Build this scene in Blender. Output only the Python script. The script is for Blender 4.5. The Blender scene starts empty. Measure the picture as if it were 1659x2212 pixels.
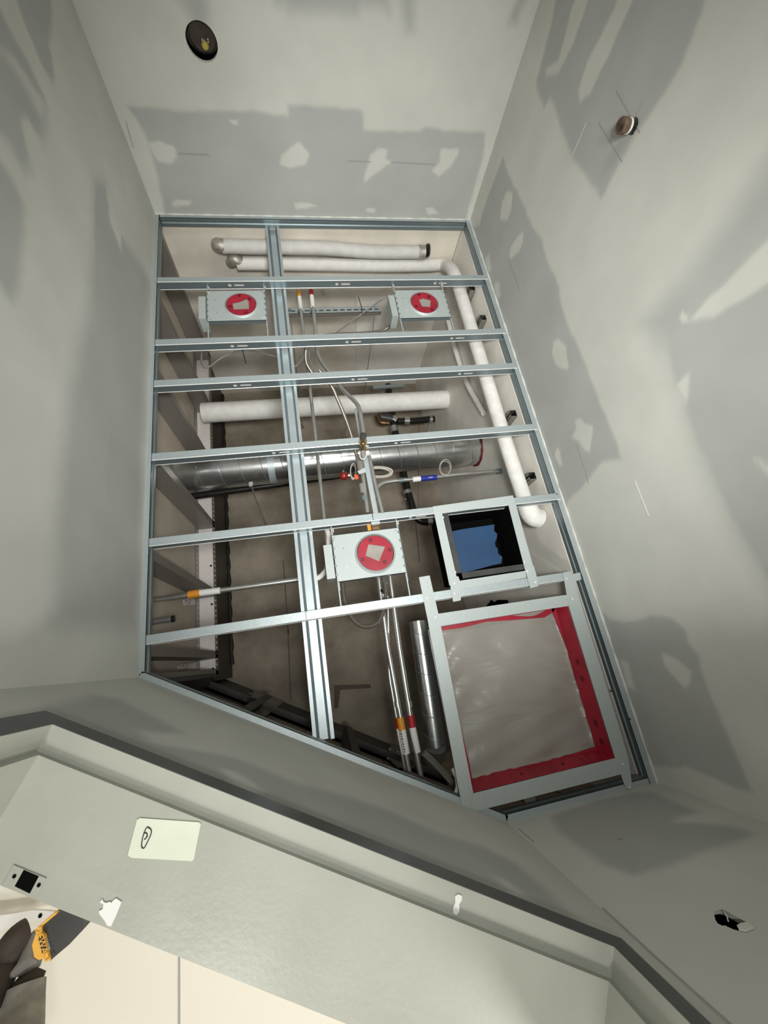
import bpy, bmesh, math, random
import numpy as np
from mathutils import Vector, Matrix
from mathutils.geometry import tessellate_polygon
random.seed(7); rng = np.random.default_rng(7)
C = bpy.context.scene.collection
scn = bpy.context.scene
# ---------------------------------------------------------------- camera
RC = [[0.97875887, 0.16163223, -0.12611939], [0.10927809, -0.93180377, -0.34612142], [-0.1734629, 0.32498733, -0.92967406]]
FPX = 862.99; CX, CY = 829.5, 1106.0; CAMZ = 1.37
cam = bpy.data.objects.new('camera', bpy.data.cameras.new('camera')); C.objects.link(cam)
cam.data.sensor_fit = 'VERTICAL'; cam.data.sensor_height = 36.0
cam.data.lens = 36.0 * FPX / 2212.0; cam.data.clip_start = 0.02
m = Matrix([[RC[j][i] for j in range(3)] for i in range(3)]).to_4x4(); m.translation = (0, 0, CAMZ)
cam.matrix_world = m; scn.camera = cam
# ---------------------------------------------------------------- world, lights, exposure
w = bpy.data.worlds.new('world'); scn.world = w; w.use_nodes = True
w.node_tree.nodes['Background'].inputs[0].default_value = (0.75, 0.8, 0.85, 1); w.node_tree.nodes['Background'].inputs[1].default_value = 0.03
vs = scn.view_settings; vs.view_transform = 'Standard'; vs.look = 'None'; vs.gamma = 1.0; vs.use_curve_mapping = False; vs.exposure = 0.0
def area(name, loc, target, size, power, col=(1, 1, 1), spread=180):
    l = bpy.data.lights.new(name, 'AREA'); l.shape = 'DISK'; l.size = size; l.energy = power; l.color = col; l.spread = math.radians(spread)
    o = bpy.data.objects.new(name, l); C.objects.link(o); o.location = loc
    o.rotation_euler = (Vector(target) - Vector(loc)).to_track_quat('-Z', 'Y').to_euler(); return o
def spot(name, loc, tgt, ang, p, size=.1, col=(1, 1, 1)):
    l = bpy.data.lights.new(name, 'SPOT'); l.energy = p; l.spot_size = math.radians(ang); l.spot_blend = 1.0; l.shadow_soft_size = size; l.color = col
    o = bpy.data.objects.new(name, l); C.objects.link(o); o.location = loc; o.rotation_euler = (Vector(tgt) - Vector(loc)).to_track_quat('-Z', 'Y').to_euler(); return o
COOL = (1.0, 1.0, 0.955); WARM = (1.0, 0.955, 0.86)
spot('added_spot_a', (.3, .2, .8), (.4, -1.4, 3.4), 70, 95, .12, COOL)  # unseen spot added inside the room, set by wall brightness alone
spot('added_spot_b', (.1, .05, 1.0), (.4, -1.1, 3.0), 90, 104, .10, COOL)  # second added spot under the ceiling frame; no lamp stands here
spot('added_spot_floor', (.3, -1.0, .3), (.3, -1.9, 3.8), 60, 48, .15, COOL)  # added upward fill near the floor, no visible source
area('added_fill', (0.05, 0.10, 1.15), (0.3, -0.9, 2.6), 0.1, 6.5, COOL)  # unseen fill light added close to the camera
area('door_lamp_left', (-0.62, 1.15, 1.13), (0.35, -1.3, 2.5), 0.22, 9.5, COOL)
area('door_lamp_right', (0.75, 1.35, 1.1), (-0.4, -0.6, 2.3), 0.3, 9.5, (1.0, 0.99, 0.93))
area('hall_lamp', (-0.2, 2.1, 0.9), (-0.25, 1.6, 2.6), 0.6, 18, (1.0, 0.975, 0.90))
# ---------------------------------------------------------------- geometry frame
ZC = 2.79; ZD = 4.17; XL, XR, YB, YF = -0.583, 1.015, -2.126, 0.549
E_ = Vector((-0.583, -0.048, 0)); D_ = Vector((0.477, 0.549, 0))
T = (D_ - E_).normalized(); N = Vector((T.y, -T.x, 0)); D0 = N.dot(E_); LT = (D_ - E_).length
O = Vector((0, 0, CAMZ))
def ray(x, y):
    v = ((x - CX) / FPX, -(y - CY) / FPX, -1.0)
    return Vector([sum(RC[j][i] * v[j] for j in range(3)) for i in range(3)])
def PZ(x, y, z): d = ray(x, y); return O + d * ((z - CAMZ) / d.z)
def PX(x, y, v): d = ray(x, y); return O + d * (v / d.x)
def PY(x, y, v): d = ray(x, y); return O + d * (v / d.y)
def PD(x, y, off=0.0): d = ray(x, y); return O + d * ((D0 + off) / N.dot(d))
def DW(s, off, z): p = E_ + T * s + N * off; return Vector((p.x, p.y, z))
# ---------------------------------------------------------------- materials
def mat(name, col, rough=0.6, metal=0.0, noise=0.0, nscale=30, bump=0.0, bscale=200, spec=0.5, alpha=1.0, trans=0.0, sheen=0):
    M = bpy.data.materials.new(name); M.use_nodes = True; nt = M.node_tree; b = nt.nodes['Principled BSDF']
    b.inputs['Base Color'].default_value = (*col, 1); b.inputs['Roughness'].default_value = rough; b.inputs['Metallic'].default_value = metal
    b.inputs['Specular IOR Level'].default_value = spec; b.inputs['Alpha'].default_value = alpha; b.inputs['Transmission Weight'].default_value = trans
    tc = nt.nodes.new('ShaderNodeTexCoord')
    if noise:
        n = nt.nodes.new('ShaderNodeTexNoise'); n.inputs['Scale'].default_value = nscale; n.inputs['Detail'].default_value = 6
        r = nt.nodes.new('ShaderNodeMapRange'); r.inputs[1].default_value = .3; r.inputs[2].default_value = .7; r.inputs[3].default_value = 1 - noise; r.inputs[4].default_value = 1 + noise
        mx = nt.nodes.new('ShaderNodeVectorMath'); mx.operation = 'SCALE'; mx.inputs[0].default_value = col
        nt.links.new(tc.outputs['Object'], n.inputs['Vector']); nt.links.new(n.outputs[0], r.inputs[0]); nt.links.new(r.outputs[0], mx.inputs['Scale']); nt.links.new(mx.outputs[0], b.inputs['Base Color'])
    if bump:
        n = nt.nodes.new('ShaderNodeTexNoise'); n.inputs['Scale'].default_value = bscale; n.inputs['Detail'].default_value = 4
        bp = nt.nodes.new('ShaderNodeBump'); bp.inputs['Strength'].default_value = bump; bp.inputs['Distance'].default_value = 0.002
        nt.links.new(tc.outputs['Object'], n.inputs['Vector']); nt.links.new(n.outputs[0], bp.inputs['Height']); nt.links.new(bp.outputs[0], b.inputs['Normal'])
    return M
MUD = (0.60, 0.60, 0.555); BOARD = (0.435, 0.44, 0.42)
def wallmat():
    M = bpy.data.materials.new('taped_drywall'); M.use_nodes = True; nt = M.node_tree; b = nt.nodes['Principled BSDF']; L = nt.links
    at = nt.nodes.new('ShaderNodeAttribute'); at.attribute_name = 'mud'; at.attribute_type = 'GEOMETRY'
    tc = nt.nodes.new('ShaderNodeTexCoord')
    n = nt.nodes.new('ShaderNodeTexNoise'); n.inputs['Scale'].default_value = 5; n.inputs['Detail'].default_value = 8
    mx = nt.nodes.new('ShaderNodeMix'); mx.data_type = 'RGBA'; mx.inputs[6].default_value = (*BOARD, 1); mx.inputs[7].default_value = (*MUD, 1)
    L.new(at.outputs['Fac'], mx.inputs[0])
    r = nt.nodes.new('ShaderNodeMapRange'); r.inputs[1].default_value = .3; r.inputs[2].default_value = .7; r.inputs[3].default_value = .94; r.inputs[4].default_value = 1.05
    vm = nt.nodes.new('ShaderNodeVectorMath'); vm.operation = 'SCALE'
    L.new(tc.outputs['Object'], n.inputs['Vector']); L.new(n.outputs[0], r.inputs[0]); L.new(mx.outputs[2], vm.inputs[0]); L.new(r.outputs[0], vm.inputs['Scale']); L.new(vm.outputs[0], b.inputs['Base Color'])
    b.inputs['Roughness'].default_value = .85; b.inputs['Specular IOR Level'].default_value = .2
    n2 = nt.nodes.new('ShaderNodeTexNoise'); n2.inputs['Scale'].default_value = 260
    bp = nt.nodes.new('ShaderNodeBump'); bp.inputs['Strength'].default_value = .12; bp.inputs['Distance'].default_value = .001
    L.new(tc.outputs['Object'], n2.inputs['Vector']); L.new(n2.outputs[0], bp.inputs['Height']); L.new(bp.outputs[0], b.inputs['Normal'])
    return M
def deckmat():
    M = mat('concrete', (0.17, 0.145, 0.115), .9); nt = M.node_tree; b = nt.nodes['Principled BSDF']; L = nt.links
    tc = nt.nodes.new('ShaderNodeTexCoord'); n = nt.nodes.new('ShaderNodeTexNoise'); n.inputs['Scale'].default_value = 2.2; n.inputs['Detail'].default_value = 10; n.inputs['Roughness'].default_value = .65
    cr = nt.nodes.new('ShaderNodeValToRGB'); cr.color_ramp.elements[0].position = .33; cr.color_ramp.elements[0].color = (0.165, 0.135, 0.103, 1); cr.color_ramp.elements[1].position = .62; cr.color_ramp.elements[1].color = (0.36, 0.31, 0.25, 1)
    L.new(tc.outputs['Object'], n.inputs['Vector']); L.new(n.outputs[0], cr.inputs[0]); L.new(cr.outputs[0], b.inputs['Base Color'])
    n2 = nt.nodes.new('ShaderNodeTexNoise'); n2.inputs['Scale'].default_value = 30; bp = nt.nodes.new('ShaderNodeBump'); bp.inputs['Strength'].default_value = .3; bp.inputs['Distance'].default_value = .005
    L.new(tc.outputs['Object'], n2.inputs['Vector']); L.new(n2.outputs[0], bp.inputs['Height']); L.new(bp.outputs[0], b.inputs['Normal']); return M
def galv(name, col, rough, metal=.75, v=.05, sc=220):
    M = mat(name, col, rough, metal); nt = M.node_tree; b = nt.nodes['Principled BSDF']; L = nt.links
    tc = nt.nodes.new('ShaderNodeTexCoord'); n = nt.nodes.new('ShaderNodeTexVoronoi'); n.inputs['Scale'].default_value = sc
    sp = nt.nodes.new('ShaderNodeSeparateColor'); r = nt.nodes.new('ShaderNodeMapRange'); r.inputs[3].default_value = 1 - v; r.inputs[4].default_value = 1 + v
    vm = nt.nodes.new('ShaderNodeVectorMath'); vm.operation = 'SCALE'; vm.inputs[0].default_value = col
    L.new(tc.outputs['Object'], n.inputs['Vector']); L.new(n.outputs['Color'], sp.inputs[0]); L.new(sp.outputs[0], r.inputs[0]); L.new(r.outputs[0], vm.inputs['Scale']); L.new(vm.outputs[0], b.inputs['Base Color'])
    n3 = nt.nodes.new('ShaderNodeTexNoise'); n3.inputs['Scale'].default_value = 9; bp = nt.nodes.new('ShaderNodeBump'); bp.inputs['Strength'].default_value = .25; bp.inputs['Distance'].default_value = .004
    L.new(tc.outputs['Object'], n3.inputs['Vector']); L.new(n3.outputs[0], bp.inputs['Height']); L.new(bp.outputs[0], b.inputs['Normal']); return M
m_wall = wallmat(); m_deck = deckmat()
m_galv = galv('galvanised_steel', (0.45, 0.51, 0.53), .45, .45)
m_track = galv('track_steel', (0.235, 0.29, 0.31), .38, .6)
m_plate = galv('light_plate', (0.44, 0.485, 0.485), .55, .2, .03)
m_duct = galv('duct_steel', (0.66, 0.67, 0.67), .24, .95, .06, 45)
m_stud = galv('dull_stud', (0.28, 0.26, 0.235), .45, .4)
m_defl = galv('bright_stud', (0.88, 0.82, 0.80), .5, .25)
m_bendglint = galv('bend_highlight', (0.86, 0.88, 0.87), .35, .3)  # highlight along the folded stud edges, painted as a brighter steel
m_emt = mat('conduit_steel', (0.62, 0.62, 0.60), .3, .85, .08, 20)
m_flex = mat('flexible_steel', (0.36, 0.33, 0.29), .35, .8)
m_upper = mat('upper_plaster', (0.70, 0.65, 0.57), .85, noise=.12, nscale=6, bump=.15, bscale=60)
m_upper2 = mat('upper_plaster_pale', (0.76, 0.73, 0.67), .85, noise=.1, nscale=5, bump=.15, bscale=60)
m_tan = mat('shaft_board', (0.56, 0.49, 0.41), .8, noise=.08, nscale=8)
m_ins = mat('pipe_wrap', (0.78, 0.76, 0.73), .75, noise=.07, nscale=25, bump=.6, bscale=45)
m_ins_grey = mat('grey_pipe_wrap', (0.60, 0.585, 0.56), .75, noise=.08, nscale=20, bump=.6, bscale=45)
m_foil = mat('foil', (0.48, 0.45, 0.40), .5, .6, .35, 60, 1.0, 60)
m_black = mat('black_iron', (0.018, 0.016, 0.015), .3, .2, .3, 40)
m_beam = mat('black_sealant', (0.012, 0.011, 0.010), .38, .0, .4, 25, .8, 30, spec=.35)
m_form = mat('form_stain', (0.115, 0.093, 0.072), .9)
m_void = mat('dark_void', (0.004, 0.004, 0.004), .9, spec=.03)
m_red = mat('red_tape', (0.33, 0.012, 0.030), .42, noise=.22, nscale=14)
m_reddark = mat('red_tape_print', (0.13, 0.004, 0.012), .5)
m_blue = mat('blue_tape', (0.007, 0.042, 0.115), .55, noise=.12, nscale=9)
m_lblue = mat('label_blue', (0.015, 0.025, 0.28), .5)
m_orange = mat('label_orange', (0.72, 0.28, 0.02), .5)
m_lred = mat('label_red', (0.42, 0.01, 0.015), .5)
m_white = mat('white_label', (0.80, 0.79, 0.77), .6)
m_ink = mat('ink', (0.03, 0.03, 0.035), .6)
m_pencil = mat('pencil', (0.36, 0.36, 0.35), .85)
m_film = mat('poly_film', (0.31, 0.29, 0.26), .33, noise=.1, nscale=4)
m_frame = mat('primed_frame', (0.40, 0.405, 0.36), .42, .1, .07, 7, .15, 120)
m_faceshade = mat('primed_frame_shaded', (0.10, 0.106, 0.106), .35, .1, .15, 6)  # same primer as the frame, darkened to hold the room-side shade
m_paper = mat('paper', (0.66, 0.70, 0.58), .8, noise=.03, nscale=20)
m_cream = mat('hall_paint', (0.80, 0.765, 0.68), .8)
m_brass = mat('brass', (0.62, 0.45, 0.24), .25, 1.0)
m_redseal = mat('fire_sealant', (0.16, 0.012, 0.01), .6, bump=.8, bscale=70)
m_floor = mat('concrete_floor', (0.40, 0.39, 0.37), .8, noise=.15, nscale=5)
m_yel = mat('yellow_plastic', (0.78, 0.42, 0.06), .5)
m_dark = mat('dark_plastic', (0.045, 0.045, 0.045), .45, noise=.3, nscale=15)
m_dust = mat('dusty_grey_fabric', (0.22, 0.21, 0.19), .9, noise=.3, nscale=25, bump=.6, bscale=60)
m_brown = mat('brown_cloth', (0.055, 0.042, 0.034), .9, noise=.3, nscale=25)
m_board = mat('raw_board', (0.30, 0.245, 0.19), .9, noise=.2, nscale=10)
m_block = mat('block', (0.26, 0.20, 0.15), .9, noise=.2, nscale=14)
m_cop = mat('old_copper', (0.20, 0.12, 0.07), .4, .8, .3, 30)
m_cable = mat('white_cable', (0.42, 0.39, 0.35), .5)
m_beamdk = mat('dark_steel', (0.06, 0.056, 0.052), .6, .1, .2, 12)
m_compound = mat('joint_compound', (0.66, 0.65, 0.60), .9, bump=.5, bscale=60)
m_wood = mat('pipe_stub_brown', (0.16, 0.11, 0.08), .6, .3, .4, 60)
m_yg = mat('yellow_foam', (0.42, 0.33, 0.07), .8)
_nt = m_film.node_tree; _b = _nt.nodes['Principled BSDF']; _tc = _nt.nodes.new('ShaderNodeTexCoord'); _mp = _nt.nodes.new('ShaderNodeMapping'); _mp.inputs['Scale'].default_value = (1.4, 4.0, 2.0); _mp.inputs['Rotation'].default_value = (0, 0, .5)
_n = _nt.nodes.new('ShaderNodeTexNoise'); _n.inputs['Scale'].default_value = 2.2; _n.inputs['Detail'].default_value = 3; _n.inputs['Distortion'].default_value = 1.6
_bp = _nt.nodes.new('ShaderNodeBump'); _bp.inputs['Strength'].default_value = .3; _bp.inputs['Distance'].default_value = .03
for _a, _c in ((_tc.outputs['Object'], _mp.inputs[0]), (_mp.outputs[0], _n.inputs['Vector']), (_n.outputs[0], _bp.inputs['Height']), (_bp.outputs[0], _b.inputs['Normal'])): _nt.links.new(_a, _c)
# ---------------------------------------------------------------- mesh helpers
class MB:
    def __init__(s): s.v = []; s.f = []; s.sm = False
    def add(s, vs, fs): k = len(s.v); s.v += [tuple(v) for v in vs]; s.f += [tuple(i + k for i in f) for f in fs]; return s
    def box(s, a, b):
        x0, y0, z0 = a; x1, y1, z1 = b
        return s.add([(x0, y0, z0), (x1, y0, z0), (x1, y1, z0), (x0, y1, z0), (x0, y0, z1), (x1, y0, z1), (x1, y1, z1), (x0, y1, z1)],
                     [(0, 3, 2, 1), (4, 5, 6, 7), (0, 1, 5, 4), (1, 2, 6, 5), (2, 3, 7, 6), (3, 0, 4, 7)])
    def prism(s, poly, d):          # polygon (3-D points) extruded by vector d
        poly = [Vector(p) for p in poly]; d = Vector(d); n = len(poly)
        tri = tessellate_polygon([poly]); vs = poly + [p + d for p in poly]
        fs = [tuple(t) for t in tri] + [tuple(i + n for i in reversed(t)) for t in tri] + [(i, (i + 1) % n, (i + 1) % n + n, i + n) for i in range(n)]
        return s.add(vs, fs)
    def holed(s, outer, holes, d):  # plate with holes, thickness d
        loops = [[Vector(p) for p in outer]] + [[Vector(p) for p in h] for h in holes]; d = Vector(d)
        tri = tessellate_polygon(loops); vs = [p for l in loops for p in l]; n = len(vs)
        fs = [tuple(t) for t in tri] + [tuple(i + n for i in reversed(t)) for t in tri]; k = 0
        for l in loops:
            q = len(l); fs += [(k + i, k + (i + 1) % q, k + (i + 1) % q + n, k + i + n) for i in range(q)]; k += q
        return s.add(vs + [p + d for p in vs], fs)
    def tube(s, pts, r, n=12, cap=True, rfun=None):
        pts = [Vector(p) for p in pts]; m_ = len(pts); ring = []; t0 = (pts[1] - pts[0]).normalized()
        u = t0.orthogonal().normalized(); vs = []
        for i, p in enumerate(pts):
            t = ((pts[min(i + 1, m_ - 1)] - pts[max(i - 1, 0)])).normalized(); u = (u - t * u.dot(t)).normalized(); v = t.cross(u)
            rr = rfun(i / (m_ - 1)) if rfun else (r[i] if isinstance(r, (list, tuple)) else r)
            vs += [p + (u * math.cos(2 * math.pi * k / n) + v * math.sin(2 * math.pi * k / n)) * rr for k in range(n)]
        fs = [(i * n + k, i * n + (k + 1) % n, (i + 1) * n + (k + 1) % n, (i + 1) * n + k) for i in range(m_ - 1) for k in range(n)]
        if cap: fs += [tuple(reversed(range(n))), tuple(range((m_ - 1) * n, m_ * n))]
        s.sm = True; return s.add(vs, fs)
    def bar(s, a, b, wv, hv):       # box from a to b with half vectors
        a, b, wv, hv = map(Vector, (a, b, wv, hv))
        return s.add([a - wv - hv, a + wv - hv, a + wv + hv, a - wv + hv, b - wv - hv, b + wv - hv, b + wv + hv, b - wv + hv],
                     [(0, 1, 2, 3), (7, 6, 5, 4), (0, 4, 5, 1), (1, 5, 6, 2), (2, 6, 7, 3), (3, 7, 4, 0)])
def wloc(p): return p.get('wl', (0, 0, 0)) if p else (0, 0, 0)
def setp(o, d):
    for k, v in d.items():
        if v is not None: o[k] = v
def obj(name, mb, mt, parent=None, **pr):
    me = bpy.data.meshes.new(name)
    if parent is None:
        a = np.array(mb.v); base = np.array([(a[:, 0].min() + a[:, 0].max()) / 2, (a[:, 1].min() + a[:, 1].max()) / 2, a[:, 2].min()])
        if pr.get('kind') == 'structure': base = np.zeros(3)
    else: base = np.array(list(wloc(parent)))
    me.from_pydata([tuple(np.array(v) - base) for v in mb.v], [], mb.f); me.update()
    bm = bmesh.new(); bm.from_mesh(me); bmesh.ops.recalc_face_normals(bm, faces=bm.faces[:]); bm.to_mesh(me); bm.free()
    if mb.sm:
        me.polygons.foreach_set('use_smooth', [True] * len(me.polygons)); me.set_sharp_from_angle(angle=math.radians(40))
    me.materials.append(mt); o = bpy.data.objects.new(name, me); C.objects.link(o)
    if parent is None: o.location = base; o['wl'] = tuple(float(x) for x in base)
    else: o.parent = parent; o['wl'] = tuple(float(x) for x in base)
    setp(o, pr); return o
def thing(name, label, cat, loc, group=None):
    o = bpy.data.objects.new(name, None); o.empty_display_size = .05; C.objects.link(o); o.location = loc; o['wl'] = tuple(float(x) for x in loc)
    setp(o, dict(label=label, category=cat, group=group)); return o
def smooth(pts, k=8):
    P = [Vector(p) for p in pts]; P = [P[0] * 2 - P[1]] + P + [P[-1] * 2 - P[-2]]; out = []
    for i in range(1, len(P) - 2):
        for j in range(k):
            t = j / k; a, b, c, d = P[i - 1:i + 3]
            out.append(.5 * ((2 * b) + (c - a) * t + (2 * a - 5 * b + 4 * c - d) * t * t + (3 * b - a - 3 * c + d) * t ** 3))
    return out + [P[-2]]
def circ(c, r, u, v, n=20): return [Vector(c) + Vector(u) * (r * math.cos(2 * math.pi * k / n)) + Vector(v) * (r * math.sin(2 * math.pi * k / n)) for k in range(n)]
UX, UY, UZ = Vector((1, 0, 0)), Vector((0, 1, 0)), Vector((0, 0, 1))
# ---------------------------------------------------------------- drywall walls with joint-compound patches
def pinside(P, poly):
    x, y = P[:, 0], P[:, 1]; ins = np.zeros(len(P), bool); n = len(poly)
    for i in range(n):
        x0, y0 = poly[i]; x1, y1 = poly[(i + 1) % n]
        c = ((y0 > y) != (y1 > y)); xx = (x1 - x0) * (y - y0) / ((y1 - y0) if y1 != y0 else 1e-9) + x0; ins ^= c & (x < xx)
    return ins
def pdist(P, poly):
    d = np.full(len(P), 1e9); cl = np.zeros((len(P), 2)); n = len(poly)
    for i in range(n):
        a = np.array(poly[i]); b = np.array(poly[(i + 1) % n]); ab = b - a; t = np.clip(((P - a) @ ab) / max(ab @ ab, 1e-12), 0, 1)
        q = a + t[:, None] * ab; dd = np.hypot(*(P - q).T); mk = dd < d; d[mk] = dd[mk]; cl[mk] = q[mk]
    return d, cl
def wobble(P, f, a):
    return a * (np.sin(P[:, 0] * f + 1.3) * np.cos(P[:, 1] * f * 1.17 + .4) + .6 * np.sin(P[:, 0] * f * 2.3 + P[:, 1] * f * 1.9))
def wall(name, to3, to2, u0, u1, z0, z1, layers, holes=(), step=.008, zsplit=1.55, nout=None, opening=None):
    """layers: (value 0 board / 1 mud, feather metres, [pixel polygon]); painted in order"""
    nu = max(2, int((u1 - u0) / step)); nz = int((z1 - zsplit) / step)
    us = np.linspace(u0, u1, nu + 1); zs = np.linspace(zsplit, z1, nz + 1); U, Zg = np.meshgrid(us, zs); P = np.c_[U.ravel(), Zg.ravel()]
    mud = np.ones(len(P)); Q = P + np.c_[wobble(P, 60, .0016) + wobble(P, 17, .003), wobble(P[:, ::-1], 52, .0016)]
    for val, fe, px in layers:
        poly = [tuple(to2(*q)) for q in px]; d, _ = pdist(Q, poly); sd = np.where(pinside(Q, poly), d, -d)
        k = np.clip(sd / fe * .5 + .5, 0, 1); k = k * k * (3 - 2 * k); mud = mud * (1 - k) + val * k
    keep = np.ones((nz, nu), bool); idx = np.arange(len(P)).reshape(nz + 1, nu + 1)
    for hp in holes:
        ins = pinside(P, hp); I = ins[idx]
        allin = I[:-1, :-1] & I[1:, :-1] & I[:-1, 1:] & I[1:, 1:]; keep &= ~allin
        _, cl = pdist(P, hp); P[ins] = cl[ins]
        # cells that straddle the rim collapse onto it
    if opening:
        s0, s1, zt = opening
        ins = (P[:, 0] > s0) & (P[:, 0] < s1) & (P[:, 1] < zt); I = ins[idx]; keep &= ~(I[:-1, :-1] & I[1:, :-1] & I[:-1, 1:] & I[1:, 1:])
    f = []
    for i, j in zip(*np.nonzero(keep)): f.append((int(idx[i, j]), int(idx[i, j + 1]), int(idx[i + 1, j + 1]), int(idx[i + 1, j])))
    V = [tuple(to3(a, b)) for a, b in P]; nv = len(V); mudl = list(mud)
    def quad(a0, a1, b0, b1, off=0.0):
        k = len(V); n3 = Vector(nout) * off
        for (a, b) in ((a0, b0), (a1, b0), (a1, b1), (a0, b1)): V.append(tuple(Vector(to3(a, b)) + n3)); mudl.append(1.0)
        f.append((k, k + 1, k + 2, k + 3))
    if not opening: quad(u0, u1, z0, zsplit)
    else: quad(u0, opening[0], z0, zsplit); quad(opening[1], u1, z0, zsplit)
    me = bpy.data.meshes.new(name); me.from_pydata(V, [], f); me.update()
    a = me.attributes.new('mud', 'FLOAT', 'POINT'); a.data.foreach_set('value', mudl)
    me.materials.append(m_wall); o = bpy.data.objects.new(name, me); C.objects.link(o); o['kind'] = 'structure'; o['wl'] = (0, 0, 0)
    # core and hidden face of the board
    mb = MB(); n3 = Vector(nout)
    if not opening and not holes:
        mb.prism([Vector(to3(u0, z0)) + n3 * .0015, Vector(to3(u1, z0)) + n3 * .0015, Vector(to3(u1, z1)) + n3 * .0015, Vector(to3(u0, z1)) + n3 * .0015], n3 * .014)
    elif opening:
        s0, s1, zt = opening
        mb.prism([Vector(to3(*q)) + n3 * .0015 for q in ((u0, z0), (s0, z0), (s0, zt), (s1, zt), (s1, z0), (u1, z0), (u1, z1), (u0, z1))], n3 * .014)
    else:
        mb.holed([Vector(to3(*q)) + n3 * .0015 for q in ((u0, z0), (u1, z0), (u1, z1), (u0, z1))], [[Vector(to3(c0 + (q[0] - c0) * gx, c1 + (q[1] - c1) * gx)) + n3 * .0015 for q in h] for h in holes for c0, c1, gx in ((sum(a for a, b in h) / len(h), sum(b for a, b in h) / len(h), 1.45 if name == 'wall_front' else 1.0),)], n3 * .014)
    obj('gypsum_core', mb, m_compound, o)
    return o
def strip(parent, name, pts3, wdt, nrm, mt=None, off=.0008):
    mb = MB(); nrm = Vector(nrm); pts = [Vector(p) + nrm * off for p in pts3]
    for a, b in zip(pts[:-1], pts[1:]):
        s = (b - a).cross(nrm).normalized() * wdt / 2; mb.prism([a - s, b - s, b + s, a + s], nrm * .0006)
    return obj(name, mb, mt or m_pencil, parent)
ZW = ZC + .004
# back wall
bk = lambda x, y: (PY(x, y, YB).x, PY(x, y, YB).z)
hb = bk(436, 91); RB = .053
hole_b = [(hb[0] + RB * math.cos(a), hb[1] + RB * math.sin(a)) for a in np.linspace(0, 2 * math.pi, 28, endpoint=False)]
wb = wall('wall_back', lambda u, z: (u, YB, z), bk, XL, XR, 0, ZW, [
    (0, .010, [(275, 230), (345, 233), (385, 241), (450, 239), (560, 240), (590, 248), (620, 250), (622, 226), (700, 231), (782, 238), (785, 282), (905, 284), (920, 274), (960, 282), (1050, 286), (1040, 350), (1005, 480), (356, 480), (352, 440), (341, 375), (315, 300), (293, 250)]),
    (0, .03, [(560, -60), (600, 12), (616, 12), (625, 25), (700, 28), (770, 31), (780, 14), (830, 14), (840, 30), (845, -60)]),
    (0, .03, [(350, -40), (398, 12), (418, 60), (448, 62), (452, 30), (440, -40)]),
    (0, .03, [(860, -40), (866, 10), (880, 66), (893, 66), (900, -40)]), (0, .02, [(1100, 52), (1130, -30), (1150, -30), (1116, 50)]),
    (1, .006, [(318, 308), (345, 305), (380, 318), (382, 340), (372, 355), (340, 348)]), (1, .006, [(605, 355), (610, 335), (645, 305), (668, 335), (660, 355), (625, 364)]),
    (1, .006, [(785, 395), (790, 370), (800, 335), (818, 320), (837, 321), (832, 345), (845, 349), (825, 366)]), (1, .006, [(932, 368), (950, 350), (953, 322), (990, 320), (990, 335), (975, 360), (948, 382)]),
    (1, .006, [(370, 438), (385, 431), (413, 433), (408, 443), (375, 447)]), (1, .006, [(636, 440), (650, 436), (688, 444), (660, 451), (638, 452)]),
    (1, .005, [(792, 450), (812, 450), (810, 460), (790, 457)]), (1, .005, [(918, 450), (935, 448), (950, 462), (925, 463)]), (1, .004, [(495, 258), (515, 258), (512, 270), (500, 266)])],
    [hole_b], nout=(0, -1, 0))
strip(wb, 'pencil_line', [PY(385, 331, YB), PY(452, 334, YB)], .006, UY); strip(wb, 'pencil_line', [PY(750, 347, YB), PY(800, 349, YB)], .005, UY); strip(wb, 'pencil_line', [PY(845, 350, YB), PY(940, 355, YB)], .005, UY)
strip(wb, 'seam_crack', [PY(272, 262, YB), PY(282, 300, YB), PY(288, 318, YB)], .003, UY)
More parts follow.
